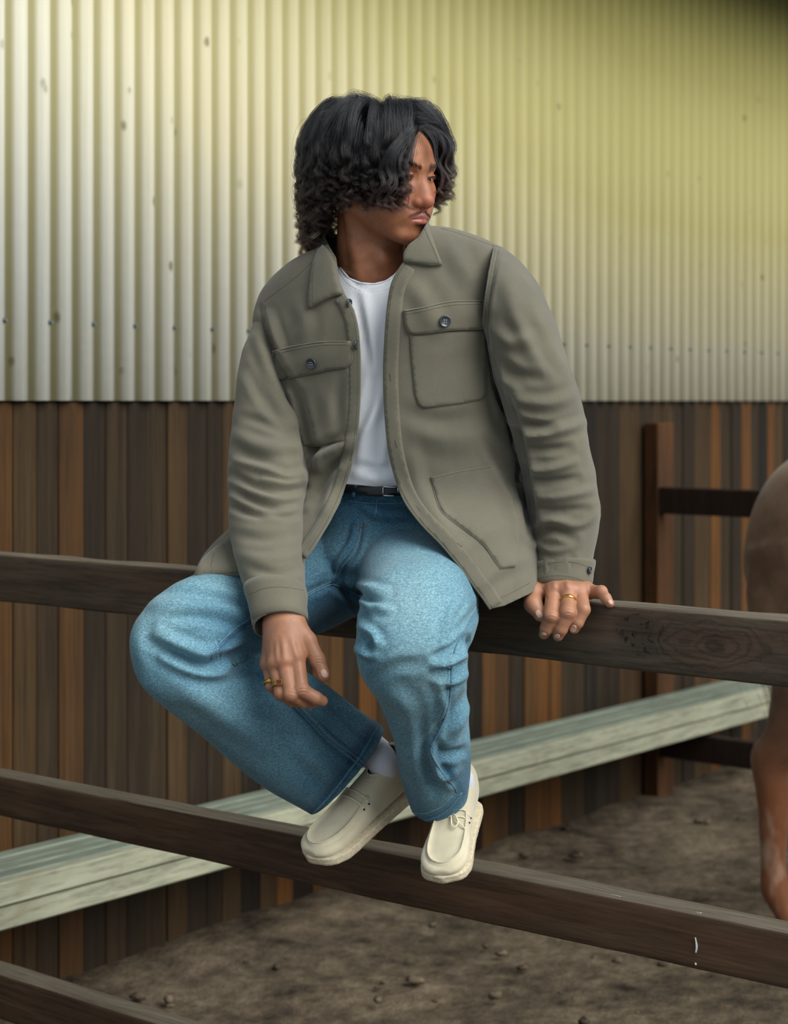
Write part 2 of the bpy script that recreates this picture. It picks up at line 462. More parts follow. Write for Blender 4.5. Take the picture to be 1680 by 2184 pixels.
def _plank_tint(t, col, v0, oi):
    tint = t.ramp(oi.outputs['Random'], [(0.0, srgb(46,36,23)), (0.16, srgb(80,55,27)), (0.30, srgb(58,45,28)), (0.46, srgb(104,67,27)), (0.60, srgb(34,27,18)), (0.74, srgb(74,56,32)), (0.88, srgb(92,63,30))], 'CONSTANT')
    c = t.mix(1.0, col, tint, 'MULTIPLY')
    pale = t.ramp(t.noise(t.coord((9,9,1.2)), 1.3, 3), [(0.60,(0,0,0)), (0.78,(1,1,1))])
    return t.mix(t.math('MULTIPLY', pale, 0.2), c, srgb(104,98,84))
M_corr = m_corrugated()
M_plank = m_wood('weathered_plank', [(0.25,(0.30,0.29,0.28)), (0.5,(0.70,0.68,0.64)), (0.75,(1.05,1.0,0.92))], extra=_plank_tint)
M_rail = m_wood('fence_hardwood', [(0.25,srgb(46,36,28)), (0.5,srgb(78,60,45)), (0.75,srgb(104,82,62))], grain=(2.2,34,34), bumpd=0.003, bumps=0.6,
    extra=lambda t,c,v0,oi: t.mix(t.math('MULTIPLY', t.ramp(t.noise(t.coord((2.5,14,14)), 1.1, 4), [(0.5,(0,0,0)),(0.72,(1,1,1))]), 0.35), c, srgb(100,66,44)))
def _knot(t, c, v0, oi):
    c = t.mix(t.math('MULTIPLY', t.ramp(t.noise(t.coord((2.5,14,14)), 1.1, 4), [(0.5,(0,0,0)),(0.72,(1,1,1))]), 0.35), c, srgb(100,66,44))
    sp = t.n('ShaderNodeSeparateXYZ'); t.l(v0, sp.inputs[0]); nz = t.noise(t.coord((10,10,10)), 2.0, 4)
    def ell(kx, kz, ax, az, wob):
        dx = t.math('DIVIDE', t.math('SUBTRACT', sp.outputs['X'], kx), ax); dz = t.math('DIVIDE', t.math('SUBTRACT', sp.outputs['Z'], kz), az)
        return t.math('ADD', t.math('SQRT', t.math('ADD', t.math('MULTIPLY', dx, dx), t.math('MULTIPLY', dz, dz))), t.math('MULTIPLY', t.math('SUBTRACT', nz, 0.5), wob))
    d = ell(0.450, 0.004, 0.17, 0.062, 0.7); m = t.ramp(d, [(0.6,(1,1,1)), (1.0,(0,0,0))])
    rg = t.ramp(t.math('SINE', t.math('MULTIPLY', d, 34.0)), [(0.0,(0,0,0)),(1.0,(1,1,1))])
    c = t.mix(t.math('MULTIPLY', t.math('MULTIPLY', rg, m), 0.42), c, srgb(40,36,32))
    core = t.ramp(ell(0.452, 0.008, 0.030, 0.020, 1.6), [(0.3,(1,1,1)), (0.9,(0,0,0))]); c = t.mix(t.math('MULTIPLY', core, 0.45), c, srgb(34,30,27))
    sc2 = t.ramp(ell(0.318, 0.010, 0.055, 0.050, 0.9), [(0.5,(1,1,1)), (1.0,(0,0,0))])
    arcs = t.ramp(t.math('SINE', t.math('MULTIPLY', d, 46.0)), [(0.35,(0,0,0)),(0.8,(1,1,1))]); crk = t.ramp(t.noise(t.coord((26,26,12)), 3.0, 5, 0.7), [(0.44,(0,0,0)),(0.56,(1,1,1))])
    c = t.mix(t.math('MULTIPLY', t.math('MULTIPLY', t.math('MULTIPLY', arcs, crk), sc2), 0.95), c, srgb(10,10,10))
    c = t.mix(t.math('MULTIPLY', sc2, 0.35), c, srgb(38,34,31))
    return c
M_railk = m_wood('knotty_fence_hardwood', [(0.25,srgb(50,43,36)), (0.5,srgb(80,69,57)), (0.75,srgb(102,90,75))], grain=(2.2,34,34), bumpd=0.003, bumps=0.6, extra=_knot)
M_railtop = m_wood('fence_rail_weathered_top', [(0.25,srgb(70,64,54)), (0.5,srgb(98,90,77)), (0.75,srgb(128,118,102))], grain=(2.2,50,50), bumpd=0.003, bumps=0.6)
M_darkwood = m_wood('dark_stained_wood', [(0.3,srgb(28,18,13)), (0.7,srgb(46,30,20))], grain=(30,30,2))
M_amber = m_wood('amber_stained_wood', [(0.3,srgb(44,27,14)), (0.7,srgb(92,58,26))], grain=(30,30,2))
M_bench = m_wood('pale_green_bench_paint', [(0.25,srgb(130,132,112)), (0.5,srgb(156,158,136)), (0.8,srgb(176,177,156))], grain=(2.5,26,26), rough=0.6, bumps=0.3,
    extra=lambda t,c,v0,oi: t.mix(t.math('MULTIPLY', t.ramp(t.noise(v0, 7, 5), [(0.55,(0,0,0)),(0.72,(1,1,1))]), 0.4), c, srgb(120,112,84)))
M_slat = m_wood('worn_green_grey_slat', [(0.25,srgb(88,96,86)), (0.5,srgb(116,126,112)), (0.8,srgb(142,150,134))], grain=(2.5,40,40), rough=0.6, bumps=0.3)
def m_ground():
    t = NT('trodden_dirt'); v = t.coord()
    a = t.noise(v, 2.2, 6, 0.65); b = t.noise(v, 14, 5, 0.7); c = t.noise(v, 70, 3)
    col = t.ramp(t.math('ADD', t.math('MULTIPLY', a, 0.55), t.math('MULTIPLY', b, 0.45)), [(0.36,srgb(36,31,26)), (0.5,srgb(84,74,60)), (0.64,srgb(118,106,88))])
    return t.fin(col, 0.95, t.bump(c, 0.5, 0.006, t.bump(b, 0.6, 0.03)), spec=0.15)
M_ground = m_ground()
M_screw = simple('galvanised_screw', srgb(120,128,128), 0.4, 0.7)
M_eave = simple('eave_soffit', srgb(96,92,66), 0.8)

def frame_obj(name, me, origin, ang, parent=None):
    o = obj(name, me, None, loc=(0,0,0)); o.location = origin; o.rotation_euler = (0,0,ang)
    if parent: o.parent = parent
    return o
# ground
def build_floor():
    n = 120; xs = np.linspace(-6, 9, n); ys = np.linspace(0.5, 12, n); X, Y = np.meshgrid(xs, ys)
    V = np.stack([X.ravel(), Y.ravel(), np.zeros(n*n)], 1)
    V[:,2] = 0.018*sn(V, 3.0, 3, 4) + 0.010*sn(V, 14.0, 5, 2)
    dw = (V[:,0]-W0.x)*WN.x + (V[:,1]-W0.y)*WN.y
    V[:,2] += 0.03*np.exp(-(dw/0.25)**2)*(0.6+0.6*sn(V, 5, 9))       # dirt banked against the wall
    Fs = [(j*n+i, j*n+i+1, (j+1)*n+i+1, (j+1)*n+i) for j in range(n-1) for i in range(n-1)]
    f = obj('floor', mesh_from('floor', V, Fs, True, [M_ground])); tag(f, kind='structure')
    # beyond: the same dirt further out
    rnd = random.Random(4)
    parts = []
    for k in range(420):
        s = rnd.uniform(-2.5, 4); o = rnd.uniform(0.05, 3.2)**1.0
        p = W0 + WD*s + WN*o
        r = rnd.uniform(0.006, 0.02)
        if p.x > 0.9 and p.y < 6.6: continue
        e = ellipsoid((p.x, p.y, r*0.4+0.01), (r*rnd.uniform(.8,1.6), r, r*0.6), seg=6, rings=4); 
        parts.append((e[0]+np.random.RandomState(k).normal(size=e[0].shape)*r*.12, e[1]))
    c = obj('dirt_clods', mesh_from('dirt_clods', *join(parts), True, [M_ground])); tag(c, 'small dark clods of dirt strewn over the yard floor', 'dirt', kind='stuff')
build_floor()
# wall: timber planks below, corrugated steel above
wall = empty('wall_back'); tag(wall, kind='structure'); wall.location = W0; wall.rotation_euler = (0,0,WANG)
# in wall space: x along the wall, y into it (away from yard), z up
def wall_child(name, me, x, y, z):
    o = bpy.data.objects.new(name, me); COL.objects.link(o); o.parent = wall; o.location = (x, y, z); return o
bk = box_mesh('wall_backing', 9.2, 0.02, 4.0, [M_darkwood]); wall_child('backing_board', bk, 0.6, 0.075, 1.9)
rnd = random.Random(11)
def plank_mesh(w, seed):
    me = box_mesh('plank', w-0.0018, 0.03, 1.0, [M_plank], bevel=0.002)
    return me
pm = [plank_mesh(w, i) for i, w in enumerate((0.080, 0.074, 0.088, 0.066))]; pw = (0.080, 0.074, 0.088, 0.066)
x = -3.4
while x < 5.0:
    k = rnd.choice((0,0,1,2,2,3)); w = pw[k]; h = 1.578
    o = wall_child('plank', pm[k], x+w/2, 0.02+rnd.uniform(-0.003, 0.004), h/2-0.02); o.scale = (1,1,h+0.04)
    x += w
# corrugated sheets, ten corrugations wide each, 76 mm pitch
def sheet_mesh(nper=10, pitch=0.0762, h=2.0, amp=0.0088):
    nx = nper*12+1; V = []; val = []
    for iz in range(2):
        for i in range(nx):
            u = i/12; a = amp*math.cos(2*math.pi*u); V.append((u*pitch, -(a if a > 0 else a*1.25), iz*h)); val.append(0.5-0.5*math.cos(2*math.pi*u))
    Fs = [(i, i+1, nx+i+1, nx+i) for i in range(nx-1)]
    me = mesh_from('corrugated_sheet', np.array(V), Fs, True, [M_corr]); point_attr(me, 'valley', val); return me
smesh = sheet_mesh(); sw = 0.762
VALLEY0 = None
# valleys fall at px 16, 68, 117 ...: solve the wall coordinate of px 16
def wall_s(px):
    r = (px-CX)/F   # x = r*y ; point W0 + s*WD (x = s*WD.x, y = W0.y + s*WD.y)
    return r*W0.y/(WD.x - r*WD.y)
s16 = wall_s(15)
start = s16 - 0.0381 - sw*3
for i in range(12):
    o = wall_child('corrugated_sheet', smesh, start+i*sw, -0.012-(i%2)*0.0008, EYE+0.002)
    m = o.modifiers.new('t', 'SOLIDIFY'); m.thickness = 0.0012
# roofing screws in a row 0.12 m above the sheet bottoms, on every second crest left of a valley
scr = []
bm = bmesh.new(); bmesh.ops.create_cone(bm, cap_ends=True, segments=10, radius1=0.0075, radius2=0.006, depth=0.004)
bmesh.ops.create_cone(bm, cap_ends=True, segments=6, radius1=0.0045, radius2=0.004, depth=0.006, matrix=Matrix.Translation((0,0,0.005)))
bmesh.ops.rotate(bm, verts=bm.verts, matrix=Matrix.Rotation(math.pi/2, 3, 'X')); sm_ = bpy.data.meshes.new('roofing_screw'); bm.to_mesh(sm_); bm.free(); sm_.materials.append(M_screw)
k = -30
while k < 60:
    xs_ = s16 + 0.0381*0.62*-1 + k*0.1524
    if -2.4 < xs_ < 4.2:
        wall_child('roofing_screw', sm_, xs_, -0.022, EYE+0.212)
    k += 1
# eave above the wall, its soffit and fascia
ev = empty('ceiling'); tag(ev, kind='structure'); ev.location = W0; ev.rotation_euler = (0,0,WANG)
o = bpy.data.objects.new('eave_soffit', box_mesh('eave_soffit', 9.2, 0.62, 0.03, [M_eave])); COL.objects.link(o); o.parent = ev; o.location = (0.6, -0.26, 3.60)
o = bpy.data.objects.new('fascia_board', box_mesh('fascia_board', 9.2, 0.03, 0.16, [M_eave], bevel=0.003)); COL.objects.link(o); o.parent = ev; o.location = (0.6, -0.585, 3.55)
bt = box_mesh('soffit_batten', 0.045, 0.56, 0.04, [M_eave], bevel=0.003)
for i in range(14):
    o = bpy.data.objects.new('soffit_batten', bt); COL.objects.link(o); o.parent = ev; o.location = (-3.6+i*0.6, -0.28, 3.565)

# bench along the wall: top slats over two stacked front boards
bench = empty('bench'); bench.location = W0 + WN*0.068 + Vector((0,0,0.018)); bench.rotation_euler = (0,0,WANG)
tag(bench, 'long pale green painted timber bench fixed along the plank wall', 'bench')
bx0, bx1 = -3.3, 2.42; BL = bx1-bx0; bc = (bx0+bx1)/2
def bchild(name, me, x, y, z):
    o = bpy.data.objects.new(name, me); COL.objects.link(o); o.parent = bench; o.location = (x, y, z); return o
slat = box_mesh('bench_slat', BL, 0.046, 0.022, [M_slat], bevel=0.004)
for i in range(4): bchild('slat', slat, bc, -0.026-i*0.052, 0.392-(i%2)*0.002)
bchild('front_board', box_mesh('bench_front_board', BL, 0.030, 0.058, [M_bench], bevel=0.004), bc, -0.232, 0.372)
bchild('front_board', box_mesh('bench_front_board', BL, 0.030, 0.056, [M_bench], bevel=0.004), bc, -0.224, 0.310)
brk = box_mesh('bench_bracket', 0.04, 0.27, 0.05, [M_darkwood], bevel=0.003)
for i in range(6): bchild('bracket', brk, bx0+0.4+i*1.0, -0.070, 0.355)

# the fence the man sits on
def rail_mesh(name, L, h, t, seed, lump=0.0015):
    nx = 220; prof = [(-t/2,-h/2),(t/2,-h/2),(t/2,h/2),(-t/2,h/2)]
    # rounded rectangle profile in (y,z)
    pr = []; r = 0.005
    for (cy, cz, a0) in ((t/2-r, -h/2+r, -90), (t/2-r, h/2-r, 0), (-t/2+r, h/2-r, 90), (-t/2+r, -h/2+r, 180)):
        for a in (0, 45, 90): pr.append((cy+r*math.cos(math.radians(a0+a)), cz+r*math.sin(math.radians(a0+a))))
    # extra points on the long faces
    pr = np.array(pr); full = []
    for i in range(len(pr)):
        a, b = pr[i], pr[(i+1)%len(pr)]; full.append(a)
        if np.linalg.norm(b-a) > 0.02:
            for q in np.linspace(0,1,7)[1:-1]: full.append(a+(b-a)*q)
    full = np.array(full); m = len(full); X = np.linspace(-L/2, L/2, nx)
    V = np.array([(x, y, z) for x in X for y, z in full])
    N = V*np.array([0,1/(t/2),1/(h/2)]); 
    wob = sn(V*np.array([1.0,3,3]), 5.0, seed, 3)*lump + sn(V*np.array([1.0,6,6]), 22.0, seed+1, 2)*lump*0.5
    big = np.abs(V[:,1]) > t/2-0.002
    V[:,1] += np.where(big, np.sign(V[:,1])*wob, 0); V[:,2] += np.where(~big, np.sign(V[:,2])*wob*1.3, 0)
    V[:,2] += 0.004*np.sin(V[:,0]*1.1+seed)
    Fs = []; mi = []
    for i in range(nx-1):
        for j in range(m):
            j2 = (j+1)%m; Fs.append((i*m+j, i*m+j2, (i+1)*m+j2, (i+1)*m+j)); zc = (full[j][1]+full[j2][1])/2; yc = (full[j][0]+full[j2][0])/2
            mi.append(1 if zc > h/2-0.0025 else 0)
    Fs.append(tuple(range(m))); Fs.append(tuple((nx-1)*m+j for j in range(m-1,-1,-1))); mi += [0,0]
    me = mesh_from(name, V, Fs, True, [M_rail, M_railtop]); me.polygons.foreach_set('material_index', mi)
    bm = bmesh.new(); bm.from_mesh(me); bmesh.ops.recalc_face_normals(bm, faces=bm.faces); bm.to_mesh(me); bm.free()
    return me
fence = empty('timber_fence'); fence.location = F0; fence.rotation_euler = (0,0,FANG)
tag(fence, 'dark weathered timber rail fence running across the front, the man sits on it', 'fence')
FT = 0.065
RAILS = []
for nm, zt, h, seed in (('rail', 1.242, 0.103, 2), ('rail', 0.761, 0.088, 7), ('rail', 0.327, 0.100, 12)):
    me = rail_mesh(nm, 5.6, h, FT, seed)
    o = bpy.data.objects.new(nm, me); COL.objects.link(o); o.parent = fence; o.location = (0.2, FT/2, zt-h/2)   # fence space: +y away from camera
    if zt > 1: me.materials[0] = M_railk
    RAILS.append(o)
post = box_mesh('fence_post', 0.11, 0.10, 1.42, [M_rail], bevel=0.006)
for px in (-1.95, 2.2):
    o = bpy.data.objects.new('post', post); COL.objects.link(o); o.parent = fence; o.location = (px, FT+0.05, 0.66)
# white scuffs on the middle rail and a pale scratch
M_scuff = simple('white_scuff', srgb(205,208,205), 0.7)
def fence_pt(px, z, out=0.0):   # point on the fence front plane seen at pixel column px
    r = (px-CX)/F; s = r*F0.y/(FD.x - r*FD.y); return F0 + FD*s + FN*out + Vector((0,0,z))
def zfence(px, py): 
    d = F0.y*4738/(px+3898); return EYE-(py-CY)*d/F
sc = []
for pts, r in (([(1483,1999),(1486,2018),(1484,2032)], 0.0018), ([(1483,2053),(1484,2056),(1484,2058)], 0.0018)):
    sc.append(tube([fence_pt(a, zfence(a,b), 0.0012) for a,b in pts], [r*.5, r, r*.7], n=6))
o = obj('white_scuff', mesh_from('white_scuff', *join(sc), True, [M_scuff]), None); M_ = fence
bpy.context.view_layer.update()
o.parent = fence; o.matrix_parent_inverse = fence.matrix_world.inverted()
sc = [tube([fence_pt(a, 0.762+0.0015, -w_) for a, w_ in pts], [0.0007]*len(pts), n=5) for pts in ([(1272,0.012),(1290,0.018),(1312,0.016)], [(1474,0.016),(1482,0.012),(1484,0.018)])]
o = obj('straw_fibre', mesh_from('straw_fibre', *join(sc), True, [M_scuff]), None); o['kind'] = 'stuff'; o.parent = fence; o.matrix_parent_inverse = fence.matrix_world.inverted()

# fence at the back: post against the wall with three rails
bf = empty('yard_fence'); bf.location = W0 + WD*wall_s(1371) + WN*0.004; bf.rotation_euler = (0,0,FANG)
tag(bf, 'dark timber post and rail fence meeting the plank wall behind the horse', 'fence')
def bfc(name, me, x, y, z, rz=0):
    o = bpy.data.objects.new(name, me); COL.objects.link(o); o.parent = bf; o.location = (x, y, z); o.rotation_euler = (0,0,rz); return o
pmesh = box_mesh('yard_fence_post', 0.066, 0.12, 1.50, [M_amber], bevel=0.004)
bfc('post', pmesh, 0.033, 0.06, 0.745)
rl = box_mesh('yard_fence_rail', 2.6, 0.045, 0.105, [M_darkwood], bevel=0.004)
for zz in (1.190, 0.715, 0.232): bfc('rail', rl, 1.366, 0.024, zz)
# ------------------------------------------------------------------ signed-distance sculpting
class SDF:
    def __init__(s, lo, hi, h):
        s.lo = np.array(lo, float); s.h = h; s.n = np.maximum(4, np.ceil((np.array(hi)-s.lo)/h).astype(int)+1)
        s.f = np.full(s.n, 0.05, np.float32)
    def sub(s, lo, hi, pad):
        a = np.clip(np.floor((np.array(lo)-pad-s.lo)/s.h).astype(int), 0, s.n); b = np.clip(np.ceil((np.array(hi)+pad-s.lo)/s.h).astype(int)+1, 0, s.n)
        if (b <= a).any(): return None
        ax = [s.lo[i]+s.h*np.arange(a[i], b[i]) for i in range(3)]
        return tuple(slice(a[i], b[i]) for i in range(3)), np.meshgrid(*ax, indexing='ij', sparse=True)
    def comb(s, sl, d, k, op):
        a = s.f[sl]; d = d.astype(np.float32)
        if op == 'sub':
            if k > 0:
                m = np.maximum(k-np.abs(a+d), 0)/k; s.f[sl] = np.maximum(a, -d)+m*m*k*0.25
            else: s.f[sl] = np.maximum(a, -d)
        else:
            if k > 0:
                m = np.maximum(k-np.abs(a-d), 0)/k; s.f[sl] = np.minimum(a, d)-m*m*k*0.25
            else: s.f[sl] = np.minimum(a, d)
    def ell(s, c, r, k=0.004, R=None, op='add'):
        c = np.array(c, float); r = np.array(r, float); m = r.max(); g = s.sub(c-m, c+m, k+3*s.h)
        if g is None: return
        sl, (X, Y, Z) = g; X, Y, Z = X-c[0], Y-c[1], Z-c[2]
        if R is not None:
            R = np.array(R); x = R[0,0]*X+R[1,0]*Y+R[2,0]*Z; y = R[0,1]*X+R[1,1]*Y+R[2,1]*Z; z = R[0,2]*X+R[1,2]*Y+R[2,2]*Z
        else: x, y, z = X, Y, Z
        k0 = np.sqrt((x/r[0])**2+(y/r[1])**2+(z/r[2])**2)+1e-9; k1 = np.sqrt((x/r[0]**2)**2+(y/r[1]**2)**2+(z/r[2]**2)**2)+1e-9
        s.comb(sl, k0*(k0-1)/k1, k, op)
    def cap(s, a, b, ra, rb=None, k=0.004, op='add', flat=None):
        a = np.array(a, float); b = np.array(b, float); rb = ra if rb is None else rb; m = max(ra, rb)
        g = s.sub(np.minimum(a,b)-m, np.maximum(a,b)+m, k+3*s.h)
        if g is None: return
        sl, (X, Y, Z) = g; d = b-a; l2 = d@d+1e-12
        t = np.clip(((X-a[0])*d[0]+(Y-a[1])*d[1]+(Z-a[2])*d[2])/l2, 0, 1)
        ex, ey, ez = X-(a[0]+t*d[0]), Y-(a[1]+t*d[1]), Z-(a[2]+t*d[2])
        if flat is not None:      # flat = (axis, factor): thinner along axis
            ax, fc = np.array(flat[0], float), flat[1]; ax /= np.linalg.norm(ax)
            q = ex*ax[0]+ey*ax[1]+ez*ax[2]; ex, ey, ez = ex+ax[0]*q*(fc-1), ey+ax[1]*q*(fc-1), ez+ax[2]*q*(fc-1)
        s.comb(sl, np.sqrt(ex*ex+ey*ey+ez*ez)-(ra+(rb-ra)*t), k, op)
    def chain(s, pts, rad, k=0.004, flat=None):
        for i in range(len(pts)-1): s.cap(pts[i], pts[i+1], rad[i], rad[i+1], k, flat=flat)
    def mesh(s):
        f = s.f; ins = f < 0; nx, ny, nz = s.n
        c = [ins[i:nx-1+i, j:ny-1+j, k:nz-1+k] for i in (0,1) for j in (0,1) for k in (0,1)]
        cnt = np.zeros((nx-1,ny-1,nz-1), np.int8)
        for q in c: cnt += q
        act = (cnt > 0) & (cnt < 8); idx = np.argwhere(act); vid = -np.ones(act.shape, np.int32); vid[act] = np.arange(len(idx))
        off = np.array([(i,j,k) for i in (0,1) for j in (0,1) for k in (0,1)])
        val = np.stack([f[idx[:,0]+o[0], idx[:,1]+o[1], idx[:,2]+o[2]] for o in off], 1)
        S = np.zeros((len(idx),3)); W = np.zeros(len(idx))
        for a in range(8):
            for b in range(a+1, 8):
                if np.abs(off[a]-off[b]).sum() != 1: continue
                va, vb = val[:,a], val[:,b]; m = (va < 0) != (vb < 0); t = np.where(m, va/(va-vb+1e-20), 0)
                S += m[:,None]*(off[a]+(off[b]-off[a])*t[:,None]); W += m
        V = s.lo + s.h*(idx + S/W[:,None]); Q = []
        for ax in range(3):
            sl0 = [slice(1,-1)]*3; sl0[ax] = slice(0, -1); sl1 = [slice(1,-1)]*3; sl1[ax] = slice(1, None)
            A = ins[tuple(sl0)]; B = ins[tuple(sl1)]; e = np.argwhere(A != B); fl = A[tuple(e.T)]
            base = e.copy(); 
            for o in range(3):
                if o != ax: base[:,o] += 1
            u, v = [(1,2),(2,0),(0,1)][ax]
            def at(du, dv):
                q = base.copy(); q[:,u] += du; q[:,v] += dv; return vid[tuple(q.T)]
            q = np.stack([at(-1,-1), at(0,-1), at(0,0), at(-1,0)], 1); q[~fl] = q[~fl][:, ::-1]; Q.append(q)
        return V, np.concatenate(Q)

# ------------------------------------------------------------------ head frame
HEAD_C = np.array(P(812, 390, 3.17)); YAW = math.radians(51); PITCH = math.radians(-7); ROLL = math.radians(3)
_f0 = Matrix.Rotation(-(math.pi-YAW), 3, 'Z')     # local +y (face) turned to the right of the picture
HR = np.array(_f0 @ Matrix.Rotation(ROLL, 3, 'Y') @ Matrix.Rotation(PITCH, 3, 'X'))
def h2w(p): return np.asarray(p, float)@HR.T + HEAD_C
def w2h(p): return (np.asarray(p, float)-HEAD_C)@HR
mm = lambda *a: tuple(x/1000 for x in a)
def build_head():
    s = SDF((-.100,-.120,-.23), (.100,.140,.150), 0.0019)
    E, K = s.ell, s.cap
    E(mm(0,-8,42), mm(74,94,82), 0)
    E(mm(0,48,42), mm(58,42,46), .02)
    E(mm(0,44,-12), mm(57,44,58), .02)
    E(mm(0,40,-60), mm(43,42,36), .02)
    for sx in (1,-1):
        K(mm(sx*56,-4,-42), mm(sx*22,66,-84), .015, .014, .022)
        K(mm(sx*64,-2,-5), mm(sx*56,-4,-42), .011, .014, .02)
        E(mm(sx*43,62,-9), mm(21,19,16), .022)
        E(mm(sx*34,60,-40), mm(22,20,24), .024)
        E(mm(sx*42,34,-46), mm(20,30,26), .024)
        K(mm(sx*9,87,31), mm(sx*40,75,33), .008, .008, .014)
    E(mm(0,76,-88), mm(20,16,16), .016)
    E(mm(0,80,-52), mm(28,15,20), .018)
    for sx in (1,-1):
        E(mm(sx*32,94,16), mm(15,11,9), .010, op='sub')
        E(mm(sx*31,74,15), mm(14.5,13.5,12.5), .004)
        E(mm(sx*31,89,11.5), mm(11.5,7,2.3), .0012, op='sub')
        K(mm(sx*21,87.5,15.5), mm(sx*31,90.5,18), .0016, .0018, .003); K(mm(sx*31,90.5,18), mm(sx*42,84,14.5), .0018, .0014, .003)
    # nose
    K(mm(0,84,22), mm(0,96,-10), .0085, .011, .012); K(mm(0,96,-10), mm(0,102,-24), .011, .013, .008)
    E(mm(0,102,-26), mm(13,11.5,10.5), .008)
    E(mm(0,86,-20), mm(20,14,18), .016)
    for sx in (1,-1):
        E(mm(sx*14.5,93,-29), mm(8.5,11,8.5), .004)
        E(mm(sx*7,99,-38), mm(4,5.5,3.4), .002, op='sub')
    # philtrum, lips
    K(mm(0,97,-38), mm(0,96,-47), .0018, .0028, .004, op='sub')
    for sx in (1,-1):
        K(mm(sx*3,94.5,-51.5), mm(sx*23,83,-57.5), .0058, .0026, .004)
        K(mm(sx*6,92,-62.5), mm(sx*21,84,-60), .0062, .0028, .004)
    E(mm(0,92,-62.5), mm(13,7.5,6.2), .004)
    K(mm(-22,89,-58.4), mm(0,102.5,-57), .0010, .0016, .0016, op='sub'); K(mm(22,89,-58.4), mm(0,102.5,-57), .0010, .0016, .0016, op='sub')
    E(mm(0,98,-76), mm(18,7,6), .008, op='sub')
    # ears
    for sx in (1,-1):
        E(mm(sx*75,-8,4), mm(6,16,29), .004, R=Matrix.Rotation(math.radians(12*sx), 3, 'Z'))
        E(mm(sx*81,-5,8), mm(5,9,18), .003, op='sub')
    # neck into the collar
    nb = w2h(np.array(P(792, 640, 3.225))); top = np.array(mm(0,-22,-25))
    K(top, nb, .056, .064, .020)
    for a, b, r in ((mm(58,-22,-35), w2h(np.array(P(780,665,3.170))), .009), (mm(-50,-20,-30), w2h(np.array(P(822,665,3.175))), .009)):
        K(a, b, r, .008, .016)
    th = w2h(np.array(P(812,552,3.158)))     # larynx
    E(th, mm(9,9,13), .016)
    return s.mesh()
# ------------------------------------------------------------------ hands, straight in world space
def hand_right(s):      # hangs over the right thigh, back of the hand to the camera
    p = lambda x, y, d: np.array(P(x, y, d))
    W = p(606,1318,2.965); A0 = p(588,1235,3.0)
    s.cap(A0, W, .034, .029, 0, flat=((0,1,0), 1.25))
    mc = {'i': p(632,1402,2.930), 'm': p(607,1410,2.925), 'r': p(587,1414,2.935), 'p': p(572,1414,2.955)}
    for q, w0, r0, r1 in (('i',p(624,1335,2.958),.021,.0150),('m',p(608,1335,2.952),.021,.0150),('r',p(594,1335,2.958),.020,.0140),('p',p(586,1335,2.966),.018,.0125)):
        s.cap(w0, mc[q], r0, r1, .014)
        s.ell(mc[q]+np.array((0,-.004,0)), (.0105,.0105,.0105), .010)
    s.chain([mc['i'], p(643,1472,2.905), p(674,1489,2.905), p(688,1495,2.912)], [.0135,.0118,.0102,.0085], .003)
    s.chain([mc['m'], p(620,1480,2.905), p(648,1497,2.922), p(668,1500,2.935)], [.0132,.0118,.0100,.0082], .003)
    s.chain([mc['r'], p(600,1478,2.915), p(622,1495,2.938), p(640,1499,2.952)], [.0125,.0110,.0095,.0078], .003)
    s.chain([mc['p'], p(579,1462,2.94), p(597,1483,2.955), p(612,1490,2.965)], [.0112,.0095,.0085,.0070], .003)
    s.ell(p(644,1471,2.901), (.0118,.0100,.0105), .004); s.ell(p(621,1481,2.901), (.0110,.0095,.0100), .004)
    # thumb
    s.chain([p(630,1335,2.955), p(657,1366,2.945), p(677,1408,2.935), p(691,1440,2.925)], [.018,.0130,.0122,.0098], .006)
    s.ell(p(689,1439,2.925), (.0098,.0085,.0115), .004)
    s.cap(p(632,1372,2.962), p(645,1388,2.958), .012, .008, .010)      # web of the thumb
def hand_left(s):       # grips the rail
    p = lambda x, y, d: np.array(P(x, y, d))
    W = p(1196,1228,3.085); s.cap(p(1205,1120,3.10), W, .036, .031, 0)
    mc = {'i': p(1181,1262,3.035), 'm': p(1211,1262,3.028), 'r': p(1237,1264,3.035), 'p': p(1254,1262,3.05)}
    for q, w0, r0, r1 in (('i',p(1172,1245,3.075),.022,.0145),('m',p(1196,1243,3.075),.023,.0150),('r',p(1218,1244,3.075),.021,.0140),('p',p(1235,1246,3.08),.017,.0125)):
        s.cap(w0, mc[q], r0, r1, .014); s.ell(mc[q]+np.array((0,-.004,.003)), (.0105,.0105,.0105), .010)
    s.chain([mc['i'], p(1175,1313,2.995), p(1165,1341,3.004), p(1160,1352,3.012)], [.0135,.0125,.0110,.0090], .003)
    s.chain([mc['m'], p(1211,1306,2.992), p(1196,1342,2.996), p(1190,1356,3.002)], [.0132,.0128,.0108,.0090], .003)
    s.chain([mc['r'], p(1243,1300,3.000), p(1231,1328,2.998), p(1224,1341,3.002)], [.0130,.0120,.0100,.0086], .003)
    s.chain([mc['p'], p(1281,1262,3.02), p(1292,1276,3.005), p(1300,1287,3.000)], [.0125,.0098,.0088,.0074], .003)
    s.ell(p(1283,1261,3.018), (.0095,.0090,.0095), .003)
    s.chain([p(1160,1246,3.075), p(1137,1267,3.05), p(1136,1288,3.03), p(1150,1312,3.015)], [.020,.0150,.0135,.0098], .009)
    for q in (p(1175,1314,2.990), p(1210,1307,2.988)): s.ell(q, (.0120,.0098,.0100), .003)
